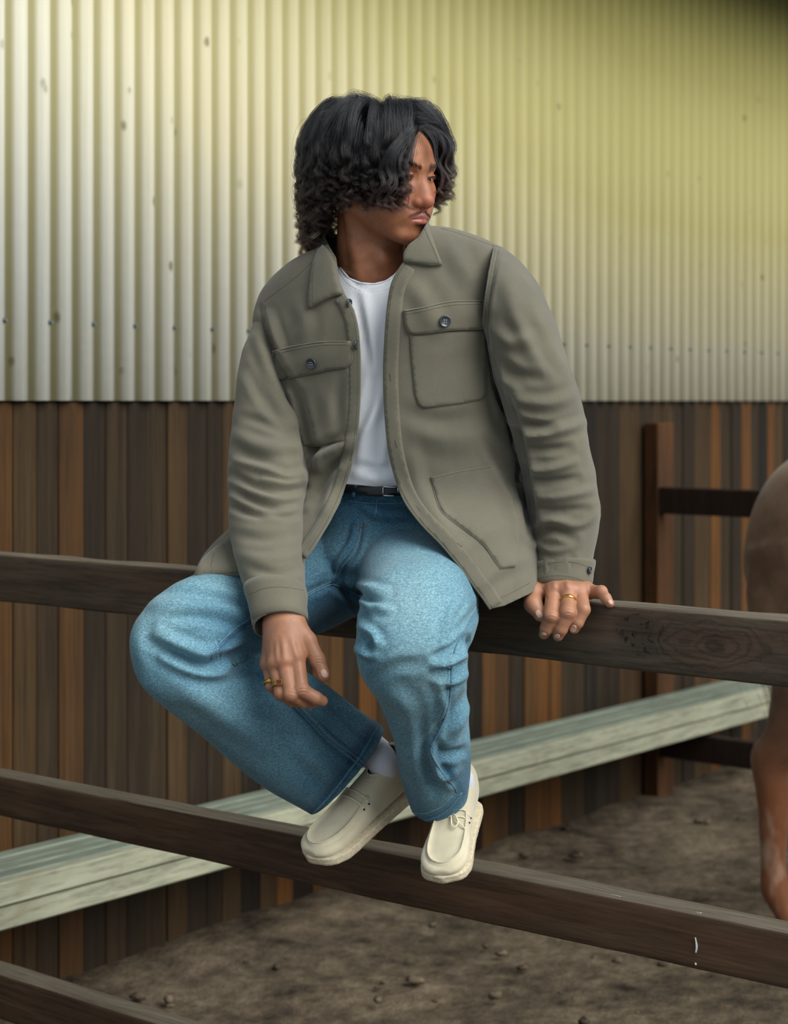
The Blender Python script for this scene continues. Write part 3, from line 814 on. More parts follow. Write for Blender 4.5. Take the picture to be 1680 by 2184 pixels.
def m_skin():
    t = NT('warm_brown_skin'); v = t.coord()
    lip = t.attr('lip'); red = t.attr('red')
    n = t.noise(v, 60, 4); n2 = t.noise(v, 600, 3)
    base = t.ramp(n, [(0.3, srgb(142,90,62)), (0.7, srgb(166,110,78))])
    base = t.mix(t.math('MULTIPLY', red, 0.5), base, srgb(178,96,74))
    c = t.mix(t.math('MULTIPLY', lip, 0.85), base, srgb(150,84,74))
    c = t.mix(t.math('MULTIPLY', t.attr('hand'), 0.30), c, srgb(184,144,118))
    mo = t.n('ShaderNodeTexVoronoi', feature='F1'); mo.inputs['Scale'].default_value = 38; t.l(v, mo.inputs['Vector'])
    mole = t.ramp(mo.outputs['Distance'], [(0.045,(1,1,1)), (0.075,(0,0,0))])
    c = t.mix(t.math('MULTIPLY', mole, 0.35), c, srgb(84,48,34))
    b = t.b; b.inputs['Subsurface Weight'].default_value = 0.12; b.inputs['Subsurface Radius'].default_value = (0.010, 0.004, 0.002)
    b.inputs['Subsurface Scale'].default_value = 0.5
    cr = t.attr('crease')
    rough = t.math('SUBTRACT', 0.5, t.math('MULTIPLY', lip, 0.18))
    return t.fin(c, rough, t.bump(n2, 0.25, 0.0006), spec=0.5)
M_skin = m_skin()
M_nail = simple('fingernail', srgb(206,164,146), 0.28)
M_gold = simple('yellow_gold', srgb(214,168,84), 0.22, 1.0)
M_garnet = simple('dark_red_stone', srgb(82,26,18), 0.15, 0.0)
M_eyew = simple('eye_white', srgb(214,204,194), 0.2); M_iris = simple('dark_brown_iris', srgb(36,20,12), 0.12)

person = empty('person', (0.0, 3.25, 0.76))
tag(person, 'young man in an olive jacket and blue jeans sitting on the fence', 'person')

hV, hF = build_head()
hL = hV.copy()                                     # head-local positions
lipm = np.exp(-(((np.abs(hL[:,0])/0.0245)**4 + ((hL[:,2]+0.0575)/0.0105)**4)))*(hL[:,1] > 0.08)
# upper lip bow
top = -0.0455 - 0.0065*(np.abs(hL[:,0])/0.023)**1.3 + 0.001*np.cos(hL[:,0]*600); bot = -0.0690 + 0.010*(np.abs(hL[:,0])/0.024)**2
lipm = np.clip((top-hL[:,2])/0.0012+0.5, 0, 1)*np.clip((hL[:,2]-bot)/0.0015+0.5, 0, 1)*(np.abs(hL[:,0]) < 0.0245)*(hL[:,1] > 0.082)
redm = np.exp(-((hL[:,0]/0.02)**2+((hL[:,2]+0.028)/0.016)**2))*(hL[:,1] > .08) + 0.6*np.exp(-(((np.abs(hL[:,0])-.045)/.02)**2+((hL[:,2]+.02)/.02)**2))*(hL[:,1]>.04)
hV = h2w(hV)
sR = SDF(np.array(P(545,1515,2.87)), np.array(P(715,1225,3.04)), 0.00135)
sR.lo = np.array((P(545,1515,3.0).x, 2.87, P(545,1515,3.0).z)); 
def mk(lo, hi, h): return SDF(np.minimum(lo,hi), np.maximum(lo,hi), h)
sR = mk(np.array((P(540,1500,3.0).x, 2.875, P(700,1525,2.9).z)), np.array((P(715,1500,3.0).x, 3.045, P(600,1225,3.0).z)), 0.00135); hand_right(sR); rV, rF = sR.mesh()
sL = mk(np.array((P(1110,1300,3.0).x, 2.955, P(1100,1385,3.0).z)), np.array((P(1325,1300,3.0).x, 3.14, P(1100,1110,3.1).z)), 0.00135); hand_left(sL); lV, lF = sL.mesh()
# knuckle creases
def creases(V, Fq, items):
    folds.N = vnormals(V, Fq)
    return folds(V, Fq, items)
rV = creases(rV, rF, [([(636,1472),(647,1469),(658,1473)], 1.6, -.0007), ([(637,1478),(648,1476),(659,1479)], 1.6, -.0007), ([(612,1478),(622,1477),(632,1481)], 1.5, -.0006),
    ([(668,1404),(678,1401),(687,1404)], 1.5, -.0007), ([(669,1410),(679,1407),(688,1410)], 1.5, -.0007), ([(670,1415),(680,1413),(689,1416)], 1.4, -.0006),
    ([(634,1395),(640,1425),(644,1460)], 7, .0008), ([(600,1360),(604,1385),(607,1410)], 5, .0012), ([(622,1360),(628,1385),(632,1402)], 5, .0012), ([(590,1365),(590,1390),(590,1408)], 4, .0010)])
lV = creases(lV, lF, [([(1164,1312),(1175,1308),(1186,1312)], 1.6, -.0007), ([(1165,1318),(1175,1315),(1186,1319)], 1.4, -.0006), ([(1200,1304),(1211,1300),(1222,1304)], 1.6, -.0007), ([(1200,1310),(1210,1307),(1221,1310)], 1.4, -.0006),
    ([(1150,1248),(1160,1262),(1166,1278)], 2.2, -.0012), ([(1182,1240),(1182,1256)], 5, .0012), ([(1208,1238),(1211,1256)], 5, .0012)])
# unseen trunk and limbs inside the clothes
sB = mk(np.array((P(250,1000,3.0).x, 2.80, P(800,1760,3.1).z)), np.array((P(1300,1000,3.1).x, 3.50, P(800,560,3.2).z)), 0.010)
p_ = lambda x, y, d: np.array(P(x, y, d))
sB.chain([p_(800,600,3.24), p_(820,760,3.26), p_(810,1000,3.29), p_(830,1180,3.33)], [.070,.100,.088,.098], .05)
sB.cap(p_(655,680,3.28), p_(1010,600,3.18), .055, .055, .04)
sB.chain([p_(640,690,3.28), p_(565,1010,3.20), p_(588,1245,3.0)], [.044,.036,.030], .03)
sB.chain([p_(1030,620,3.16), p_(1180,960,3.14), p_(1205,1125,3.10)], [.044,.036,.031], .03)
sB.chain([p_(760,1200,3.32), p_(350,1360,3.02), p_(735,1585,3.24)], [.070,.048,.030], .03)
sB.chain([p_(890,1200,3.30), p_(880,1390,2.92), p_(925,1640,3.20)], [.070,.048,.036], .03)
bV, bF = sB.mesh()
bodyV, bodyF = join([(hV, hF), (rV, rF), (lV, lF), (bV, bF)])
me = mesh_from('body', bodyV, bodyF, True, [M_skin])
z0 = np.zeros(len(rV)+len(lV)+len(bV))
px, py = proj(rV); red_r = np.exp(-(((px-607)/34)**2+((py-1418)/15)**2))*0.6
px, py = proj(lV); red_l = np.exp(-(((px-1205)/60)**2+((py-1262)/14)**2))*0.4
point_attr(me, 'lip', np.concatenate([lipm, z0])); point_attr(me, 'hand', np.concatenate([np.zeros(len(hV)), np.ones(len(rV)+len(lV)), np.zeros(len(bV))])); point_attr(me, 'red', np.concatenate([np.clip(redm,0,1), red_r, red_l, np.zeros(len(bV))]))
body = obj('body', me, person)
tag(body, 'warm brown skin of face, neck and hands')
# eyes
for sx in (1,-1):
    c = np.array(mm(sx*31,73.5,12.5)); V, Fc = ellipsoid(c, (.0120,.0120,.0120), seg=24, rings=16)
    V2, F2 = ellipsoid(c+np.array(mm(1.5*sx*0+2, 4.2, -1.5)), (.0082,.0082,.0082), seg=20, rings=12)
    e = obj('eye', mesh_from('eye', h2w(V), Fc, True, [M_eyew]), body)
    obj('iris', mesh_from('iris', h2w(V2), F2, True, [M_iris]), body)
# nails: small curved plates
def nail(tree, pts, name='fingernail'):
    r = patch(tree, pts, thick=0.0006, off=0.0002, step=2.2, smooth=2, round_=True)
    obj(name, mesh_from(name, r[0], r[1], True, [M_nail]), body)
def ellpoly(cx, cy, a, b, ang, n=14, p=2.6):
    out = []
    for i in range(n):
        t = 2*math.pi*i/n; c, s_ = math.cos(t), math.sin(t); x = a*math.copysign(abs(c)**(2/p), c); y = b*math.copysign(abs(s_)**(2/p), s_)
        out.append((cx+x*math.cos(ang)-y*math.sin(ang), cy+x*math.sin(ang)+y*math.cos(ang)))
    return out
tR = bvh(rV, rF); tL = bvh(lV, lF)
nail(tR, ellpoly(691.5, 1437, 10, 7, math.radians(62)))
nail(tL, ellpoly(1149, 1310, 9.5, 6.5, math.radians(58)))
nail(tL, ellpoly(1222, 1341, 8.5, 6.5, math.radians(118)))
nail(tL, ellpoly(1188, 1357, 4.5, 6, math.radians(105)))
nail(tL, ellpoly(1301, 1285, 6, 4.5, math.radians(50)))
nail(tL, ellpoly(1159, 1353, 3.5, 6, math.radians(105)))
# rings
def ring(c, axis, r, w, t, top=None, name='ring', label=''):
    """band around axis at c"""
    axis = np.array(axis, float); axis /= np.linalg.norm(axis); q = Vector(axis).to_track_quat('Z', 'Y').to_matrix()
    n = 36; V = []; Fs = []
    R = np.array(q); up = R.T@np.array([0,-1.0,0.15]); a0 = math.atan2(up[1], up[0])
    prof = [(-1,0),(-.8,1),(0,1.25),(.8,1),(1,0),(0,-.3)]
    for i in range(n):
        a = a0 + 2*math.pi*i/n; wide = 1 + 0.7*math.exp(-((math.sin((a-a0)/2)*2)/0.55)**2); thk = 1+0.9*math.exp(-((math.sin((a-a0)/2)*2)/0.5)**2)
        for u, v in prof:
            rr = r + v*t*thk; V.append((rr*math.cos(a), rr*math.sin(a), u*w/2*wide))
    m = len(prof)
    for i in range(n):
        for j in range(m):
            Fs.append((i*m+j, ((i+1)%n)*m+j, ((i+1)%n)*m+(j+1)%m, i*m+(j+1)%m))
    V = np.array(V)@R.T + c
    o = obj(name, mesh_from(name, V, Fs, True, [M_gold]), person); tag(o, label); return o, R, a0
mR = lambda a, b, t: a+(b-a)*t
rg, R_, a0 = ring(p_(1211,1284,3.012), p_(1211,1306,2.992)-p_(1211,1262,3.028), .0141, .0042, .0010, name='ring', label='plain gold signet ring on the hand gripping the rail')
rg2, R2, a2 = ring(p_(597,1460,2.919), p_(600,1478,2.915)-p_(587,1414,2.935), .0130, .0055, .0011, name='ring', label='gold ring with a square dark red stone')
d = R2@np.array([math.cos(a2), math.sin(a2), 0]); bmx = box_mesh('setting', .0085, .0085, .0022, [M_gold], bevel=.0006)
def stone(parent, name, c, zdir, ydir, sx, sy, sz, mat):
    z = Vector(zdir).normalized(); y = (Vector(ydir)-Vector(ydir).project(z)).normalized(); x = y.cross(z)
    me = box_mesh(name, sx, sy, sz, [mat], bevel=min(sx,sy,sz)*0.3); M4 = Matrix((x, y, z)).transposed()
    V = np.array([tuple(M4@v.co + Vector(c)) for v in me.vertices]); me2 = mesh_from(name, V, [tuple(p.vertices) for p in me.polygons], False, [mat]); return obj(name, me2, parent)
c2 = p_(597,1460,2.919)+d*.0152
stone(rg2, 'setting', c2, d, (0,0,1), .0105, .0095, .0026, M_gold); stone(rg2, 'stone', c2+d*.0011, d, (0,0,1), .0080, .0068, .0018, M_garnet)
ring(p_(577,1455,2.943), p_(579,1462,2.94)-p_(572,1414,2.955), .0113, .0048, .0010, name='ring', label='gold signet ring on the little finger')
# ------------------------------------------------------------------ cloth materials
def m_canvas():
    t = NT('olive_canvas'); v = t.coord()
    n = t.noise(v, 7, 4); f = t.noise(v, 900, 2, 0.7)
    w = t.n('ShaderNodeTexWave', wave_type='BANDS', bands_direction='DIAGONAL'); w.inputs['Scale'].default_value = 420; w.inputs['Distortion'].default_value = 1.5; w.inputs['Detail'].default_value = 2
    t.l(v, w.inputs['Vector'])
    col = t.ramp(n, [(0.3, srgb(102,99,86)), (0.7, srgb(118,114,98))])
    col = t.mix(0.35, col, t.ramp(f, [(0.3,(0.55,0.55,0.55)), (0.7,(1.25,1.25,1.25))]), 'MULTIPLY')
    col = t.mix(0.16, col, t.ramp(w.outputs['Fac'], [(0.2,(0.5,0.5,0.5)), (0.8,(1.2,1.2,1.2))]), 'MULTIPLY')
    return t.fin(col, 0.9, t.bump(f, 0.35, 0.0008, t.bump(w.outputs['Fac'], 0.12, 0.0004)), spec=0.15, sheen=0.25)
def m_denim():
    t = NT('faded_blue_denim'); v = t.coord()
    fade = t.attr('fade'); f = t.noise(v, 520, 3, 0.75); f2 = t.noise(t.coord((1,1,3)), 190, 3, 0.7); n = t.noise(v, 9, 4)
    fd = t.math('ADD', fade, t.math('MULTIPLY', t.math('SUBTRACT', n, 0.5), 0.35))
    col = t.ramp(fd, [(0.0, srgb(36,68,96)), (0.35, srgb(70,110,132)), (0.65, srgb(106,146,160)), (1.0, srgb(138,172,180))])
    m = t.math('ADD', t.math('MULTIPLY', f, 0.6), t.math('MULTIPLY', f2, 0.4))
    col = t.mix(0.8, col, t.ramp(m, [(0.38,(0.34,0.44,0.52)), (0.5,(0.95,0.97,1.0)), (0.62,(1.9,1.75,1.6))]), 'MULTIPLY')
    return t.fin(col, 0.88, t.bump(m, 0.35, 0.0008), spec=0.15, sheen=0.1)
def m_knit(name, c, sc=500):
    t = NT(name); v = t.coord(); f = t.noise(v, sc, 2)
    return t.fin(c, 0.9, t.bump(f, 0.2, 0.0005), spec=0.1, sheen=0.2)
def m_suede():
    t = NT('sand_suede'); v = t.coord(); n = t.noise(v, 22, 4); f = t.noise(v, 1100, 2)
    col = t.ramp(n, [(0.3, srgb(196,188,160)), (0.7, srgb(216,208,180))])
    return t.fin(col, 0.95, t.bump(f, 0.3, 0.0005), spec=0.1, sheen=0.5)
def m_crepe():
    t = NT('crepe_rubber'); v = t.coord(); n = t.noise(v, 160, 4, 0.7)
    return t.fin(t.ramp(n, [(0.3, srgb(190,178,150)), (0.7, srgb(222,212,186))]), 0.9, t.bump(n, 0.6, 0.002), spec=0.1)
M_canvas = m_canvas(); M_denim = m_denim(); M_tee = m_knit('white_jersey', srgb(240,243,248)); M_sock = m_knit('white_sock_knit', srgb(214,220,232), 700)
M_suede = m_suede(); M_crepe = m_crepe(); M_apron = simple('pale_apron_leather', srgb(204,204,184), 0.75, spec=0.25)
M_olthread = simple('olive_thread', srgb(78,80,62), 0.8); M_bluethread = simple('navy_thread', srgb(40,62,92), 0.8); M_palethread = simple('pale_thread', srgb(168,180,182), 0.8)
M_tanthread = simple('tan_thread', srgb(150,104,66), 0.8); M_cream = simple('cream_thread', srgb(226,218,190), 0.8)
M_button = simple('slate_button', srgb(50,58,64), 0.22, spec=0.7); M_blackl = simple('black_leather', srgb(20,20,24), 0.35); M_steel = simple('polished_steel', srgb(190,194,198), 0.2, 1.0)
M_lining = simple('dark_opening', srgb(24,24,20), 0.9)

def part(name, VF, mat, parent=person, label=None, smooth=True, kind=None, autos=None):
    o = obj(name, mesh_from(name, VF[0], VF[1], smooth, [mat]), parent)
    if label: o['label'] = label
    if kind: o['kind'] = kind
    return o
def clip_plane(V, Fq, pt, nrm, rad=None):
    nrm = np.array(nrm, float); nrm /= np.linalg.norm(nrm); s = -(V-np.array(pt))@nrm
    if rad is not None: s = np.where(np.linalg.norm(V-np.array(pt), axis=1) < rad, s, 1.0)
    return clip_mesh(V, Fq, s)

# ------------------------------------------------------------------ jacket
TORSO = [(700,512,3.30, 903,462,3.19, .085), (672,556,3.31, 935,490,3.18, .100), (622,602,3.315, 1004,503,3.165, .115), (562,655,3.31, 1082,545,3.13, .130), (560,730,3.31, 1076,640,3.12, .145),
 (590,840,3.32, 1072,770,3.14, .152), (606,950,3.32, 1092,920,3.13, .150), (590,1050,3.33, 1118,1050,3.12, .150), (535,1140,3.35, 1140,1160,3.07, .180), (470,1225,3.36, 1136,1268,3.03, .215), (450,1300,3.36, 1130,1340,3.02, .22)]
SLV_R = [(590,630,3.29, 715,650,3.28, .065), (548,678,3.285, 690,730,3.25, .080), (517,770,3.27, 636,800,3.21, .080), (503,870,3.24, 626,862,3.18, .075), (493,960,3.21, 643,930,3.15, .072),
 (487,1020,3.18, 656,1005,3.11, .069), (493,1090,3.15, 644,1065,3.07, .064), (492,1150,3.11, 650,1150,3.03, .060), (508,1220,3.06, 650,1225,2.99, .055), (522,1262,3.035, 651,1252,2.975, .050),
 (542,1340,2.995, 653,1322,2.945, .045), (556,1390,2.965, 658,1366,2.92, .043)]
SLV_L = [(955,565,3.19, 1072,528,3.14, .065), (1010,640,3.14, 1122,572,3.11, .085), (1036,720,3.10, 1168,655,3.09, .088), (1052,800,3.09, 1203,750,3.08, .084), (1076,880,3.09, 1237,845,3.085, .080),
 (1100,960,3.10, 1256,938,3.09, .075), (1118,1040,3.11, 1270,1012,3.10, .070), (1128,1110,3.11, 1284,1085,3.105, .067), (1139,1168,3.105, 1276,1150,3.10, .061), (1137,1205,3.095, 1268,1198,3.095, .055),
 (1133,1245,3.085, 1258,1250,3.085, .050), (1131,1290,3.08, 1250,1300,3.08, .048)]
def even(rows, k): return [(r[0],r[1],(r[2]+r[5])/2+(r[2]-r[5])/2*k, r[3],r[4],(r[2]+r[5])/2-(r[2]-r[5])/2*k, r[6]) for r in rows]
SLV_R = even(SLV_R, .25)
tv = loft(secs_px(TORSO), k=5, n=48, power=2.35); rv_ = loft(secs_px(SLV_R), k=5, n=32, power=2.2); lv_ = loft(secs_px(SLV_L), k=5, n=32, power=2.2)
_P3 = [fuse([q_], 0.0042, smooth=3) for q_ in (tv, rv_, lv_)]
jV, jF = join(_P3); jF = np.array(jF); _nv = np.cumsum([0]+[len(q_[0]) for q_ in _P3]); _id = np.repeat([0,1,2], np.diff(_nv))
_r = jV.copy()
# soft overall unevenness of worn canvas, stronger on the sleeves
jN = vnormals(jV, jF); jpx, jpy = proj(jV)
slv = np.clip(np.maximum((640-jpx)/40, (jpx-1080)/40), 0, 1)
jV = jV + jN*(0.0022*sn(jV*np.array([1,1,1.8]), 26, 3, 2)*(0.4+0.9*slv))[:,None]
folds.N = vnormals(jV, jF)
JF = [
 # creases at the image-left elbow
 ([(492,1012),(540,1035),(600,1050),(648,1040)], 9, -.0075), ([(495,1040),(530,1062),(575,1078),(640,1072)], 9, -.0070), ([(505,985),(560,1000),(610,1018),(652,1008)], 9, .0060),
 ([(492,1075),(520,1090),(560,1100)], 8, -.0050), ([(560,1022),(610,1035),(650,1025)], 6, .0050), ([(575,1095),(615,1100),(645,1092)], 8, -.0045), ([(498,955),(540,975),(590,985)], 10, -.0045),
 ([(505,925),(560,950),(640,955)], 11, .0045), ([(520,890),(570,905),(615,925)], 9, -.004),
 # lower sleeve
 ([(505,1140),(560,1150),(630,1140)], 10, -.0035), ([(510,1180),(570,1195),(640,1180)], 11, .003), ([(540,1215),(590,1225),(640,1215)], 8, -.003),
 # upper sleeve, image-left
 ([(560,690),(590,760),(612,820)], 10, -.0060), ([(545,720),(570,790),(600,860),(625,905)], 10, .0050), ([(530,790),(560,850),(600,900)], 10, -.0040), ([(575,670),(590,720),(600,760)], 8, .0045),
 # armhole seam line image-left
 ([(556,655),(565,700),(585,750),(610,800),(640,860)], 5, -.0035),
 # image-right sleeve
 ([(1060,540),(1052,580),(1040,640),(1038,700),(1042,760)], 5, -.0035),
 ([(1048,700),(1090,730),(1130,720)], 13, .0045), ([(1055,760),(1100,800),(1160,810)], 12, -.0045), ([(1060,800),(1110,850),(1170,860),(1220,845)], 12, .0050),
 ([(1078,872),(1120,905),(1175,912)], 9, -.0070), ([(1085,905),(1140,925),(1200,915),(1248,900)], 10, .0055), ([(1100,950),(1150,960),(1210,955)], 9, -.0060),
 ([(1108,985),(1160,1000),(1225,985)], 9, .0060), ([(1115,1015),(1165,1028),(1230,1020)], 8, -.0065), ([(1120,1045),(1180,1060),(1262,1045)], 9, .0055), ([(1125,1080),(1180,1090),(1250,1085)], 8, -.0055),
 ([(1132,1125),(1175,1108),(1230,1120),(1270,1100)], 8, .0055), ([(1140,1150),(1175,1130),(1225,1150)], 8, -.0065), ([(1142,1160),(1175,1175),(1215,1170)], 6, .0035),
 ([(1080,600),(1110,690),(1150,770)], 16, .0035), ([(1100,640),(1150,740),(1190,800)], 12, -.0028),
 # front panels
 ([(1075,830),(1100,930),(1120,1040),(1135,1130)], 12, -.009), ([(1048,760),(1062,830),(1085,890)], 9, -.006), ([(640,840),(650,900),(660,960),(665,1010)], 12, -.010),
 ([(610,790),(640,860),(655,930)], 8, -.006),
 ([(660,1010),(685,975),(720,955),(745,940)], 12, .009), ([(665,960),(700,945),(740,925)], 8, -.007), ([(675,1040),(700,1000),(735,975)], 10, -.008), ([(690,1090),(715,1030),(745,985)], 9, .006),
 ([(900,920),(950,940),(1020,930)], 22, .0035), ([(870,880),(930,900),(1010,890)], 16, -.003), ([(880,980),(900,1050),(950,1130),(1010,1200)], 16, .004),
 ([(1060,1000),(1090,1060),(1105,1130)], 14, .005), ([(1040,940),(1075,1000),(1100,1060)], 12, -.005), ([(960,1230),(1020,1180),(1080,1150)], 16, -.003), ([(1000,1260),(1060,1215),(1120,1190)], 14, .004),
 ([(870,600),(900,640),(930,700)], 18, .003), ([(950,520),(980,560),(1010,610)], 18, .003), ([(640,650),(650,690),(640,730)], 14, .003), ([(690,830),(700,880),(690,930)], 14, .0035), ([(730,800),(722,860),(725,915)], 9, -.004),
 # cuff gathers
 ([(1160,1190),(1165,1215),(1160,1238)], 6, .002), ([(1215,1180),(1225,1210),(1222,1240)], 6, -.002),
]
JF = [(a[0], a[1], a[2]*1.55) for a in JF]
jV = folds(jV, jF, JF)
jV = laplace(jV, jF, 1, 0.4)
# openings
jpx, jpy = proj(jV)
OPEN = [(640,1205),(668,1168),(700,1115),(722,1072),(744,1010),(760,940),(767,860),(768,770),(764,705),(754,660),(735,628),(722,600),(715,548),(690,505),(700,440),(908,440),(910,474),(904,492),(892,511),(872,525),(861,560),(838,600),(828,650),(822,720),
 (819,800),(822,880),(829,955),(844,1020),(861,1065),(880,1095),(905,1125),(940,1160),(975,1202),(1005,1243),(1030,1277),(1045,1299),(1045,1420),(640,1420)]
sd = polysd(jpx, jpy, OPEN)/1200.0                      # roughly metres
mid = 3.30 - (jpx-640)/440*0.17
s_front = np.maximum(sd, jV[:,1]-(mid-0.02))
hem = np.interp(jpx, [380,420,495,560,640,800,1040,1048,1075,1132,1140,1400], [1237,1237,1228,1222,1212,1250,1299,1298,1292,1265,1262,1262])
insl = (jV[:,1] < 3.13) & (jpx < 662) & (jpx > 480)
s_hem = (hem-jpy)/1200.0
secR = secs_px(SLV_R); axR = secR[-1][0]-secR[-3][0]; secL = secs_px(SLV_L); axL = secL[-1][0]-secL[-3][0]
nR = axR/np.linalg.norm(axR); nL = axL/np.linalg.norm(axL)
n0 = secs_px(TORSO)[0][0]; nT = secs_px(TORSO)[0][0]-secs_px(TORSO)[1][0]; nT /= np.linalg.norm(nT); sT_ = -(jV-(n0-nT*0.006))@nT; sT_ = np.where(np.linalg.norm(jV-n0, axis=1) < .16, sT_, 1)
def piece(k, s):
    m = _id == k; f = jF[m[jF[:,0]]]-_nv[k]; return clip_mesh(jV[m], f, s[m])
jV0, jF0 = jV[_id == 0], jF[_id[jF[:,0]] == 0]
jcV, jcF = piece(0, np.minimum(np.minimum(s_front, s_hem), sT_))
armR = np.interp(jpy, [600,655,700,740,790,860], [550,557,566,584,606,638])
armL = np.interp(jpy, [500,528,580,640,700,760,800], [1066,1061,1050,1041,1036,1043,1053])
rsl = piece(1, np.minimum(-(jV-secR[-2][0])@nR, np.where(jpy < 860, (armR+5-jpx)/1200, 1))); lsl = piece(2, np.minimum(-(jV-secL[-2][0])@nL, np.where(jpy < 800, (jpx-armL+9)/1200, 1)))
jacket = part('jacket', (jcV, jcF), M_canvas, label='olive green cotton overshirt jacket worn open')
for q_ in (rsl, lsl):
    o = part('sleeve', q_, M_canvas, jacket); add_mod_solid(o, 0.0028)
add_mod_solid(jacket, 0.0030)
jtree = bvh(jcV, jcF); jtree0 = bvh(jV0, jF0); jall = bvh(*join([(jcV, jcF), rsl, lsl]))

# ------------------------------------------------------------------ t-shirt
TEE = [(728,560,3.27, 866,548,3.19, .060), (706,590,3.275, 890,575,3.185, .080), (680,640,3.28, 930,600,3.18, .098), (650,720,3.28, 980,680,3.165, .115), (660,850,3.28, 985,820,3.165, .124), (680,960,3.28, 975,940,3.17, .116),
 (690,1035,3.29, 950,1035,3.18, .112), (688,1075,3.29, 950,1075,3.18, .108)]
teV, teF = fuse([loft(secs_px(TEE), k=5, n=48, power=2.2)], 0.005, 3)
folds.N = vnormals(teV, teF)
teV = folds(teV, teF, [([(760,640),(775,720),(790,780)], 9, -.0045), ([(775,620),(792,700),(800,790)], 10, .004), ([(820,830),(800,880),(775,930),(765,980)], 10, .0055), ([(800,800),(785,860),(770,900)], 9, -.0045),
 ([(815,900),(800,960),(780,1010)], 11, -.004), ([(760,1012),(800,1022),(845,1018)], 9, .004), ([(765,990),(800,1000),(840,995)], 8, -.0035), ([(745,580),(760,605),(790,622)], 5, -.002), ([(832,900),(820,950),(815,1000)], 9, .003),
 ([(740,575),(752,600),(775,616),(800,620),(830,606),(850,585)], 3, -.0012)])
tpx, tpy = proj(teV); NECK = [(700,500),(716,545),(728,572),(745,592),(770,602),(797,604),(822,598),(842,584),(858,564),(872,540),(880,500)]
s1 = np.maximum(polysd(tpx, tpy, NECK)/1200, teV[:,1]-3.22)
tc0 = secs_px(TEE)[0][0]; tn = tc0-secs_px(TEE)[1][0]; tn /= np.linalg.norm(tn)
s2 = -(teV-(tc0-tn*.004))@tn
s3 = (1048-tpy)/1200; tcV, tcF = clip_mesh(teV, teF, np.minimum(np.minimum(s1, s2), s3))
tee = part('t_shirt', (tcV, tcF), M_tee, label='plain white crew neck t-shirt'); add_mod_solid(tee, 0.002)
ttree = bvh(tcV, tcF)
r = seam(ttree, [(717,550),(728,574),(745,594),(770,604),(797,606),(822,600),(842,586),(857,566)], r=.0016, off=.0002, step=4)
if r: part('neck_rib', r, M_tee, tee)
r = seam(ttree, [(722,575),(738,600),(765,618),(797,622),(828,616),(848,600)], r=.0005, off=.0, step=4)
if r: part('neck_stitching', r, M_tee, tee)

# ------------------------------------------------------------------ jeans
PEL = [(700,1010,3.29, 925,1010,3.21, .120), (692,1045,3.295, 935,1045,3.21, .122), (690,1085,3.31, 960,1085,3.22, .136), (685,1150,3.32, 985,1150,3.23, .160), (690,1210,3.335, 985,1215,3.24, .115), (720,1262,3.345, 960,1268,3.27, .085)]
LEG_R = [(690,1100,3.33, 800,1290,3.30, .105), (600,1150,3.27, 735,1325,3.24, .100), (500,1192,3.19, 655,1352,3.17, .094), (416,1230,3.11, 570,1392,3.10, .089), (338,1272,3.04, 512,1408,3.04, .084), (288,1330,3.00, 490,1418,3.01, .080),
 (280,1392,3.00, 500,1428,3.01, .080), (326,1455,3.03, 540,1430,3.03, .082), (430,1560,3.09, 620,1432,3.07, .084), (540,1655,3.15, 705,1470,3.13, .080), (668,1737,3.21, 806,1545,3.20, .074), (700,1765,3.23, 838,1575,3.22, .072)]
LEG_L = [(790,1185,3.32, 975,1195,3.26, .092), (765,1240,3.17, 1000,1235,3.13, .094), (768,1295,3.00, 1022,1280,3.00, .092), (762,1335,2.91, 1010,1325,2.90, .090), (758,1378,2.88, 992,1368,2.875, .078), (766,1415,2.90, 996,1412,2.895, .072), (800,1465,2.94, 994,1465,2.94, .072),
 (834,1550,3.01, 1000,1545,3.01, .074), (848,1640,3.08, 1002,1610,3.08, .075), (864,1720,3.13, 988,1676,3.145, .074), (872,1757,3.15, 992,1712,3.17, .074)]
jn = fuse([loft(secs_px(PEL), k=4, n=40, power=2.3), loft(secs_px(LEG_R), k=6, n=36, power=2.25), loft(secs_px(LEG_L), k=6, n=36, power=2.25)], 0.0042, 3)
nV, nF = jn
nV = nV + vnormals(nV, nF)*(0.0018*sn(nV, 24, 8, 2))[:,None]
folds.N = vnormals(nV, nF)
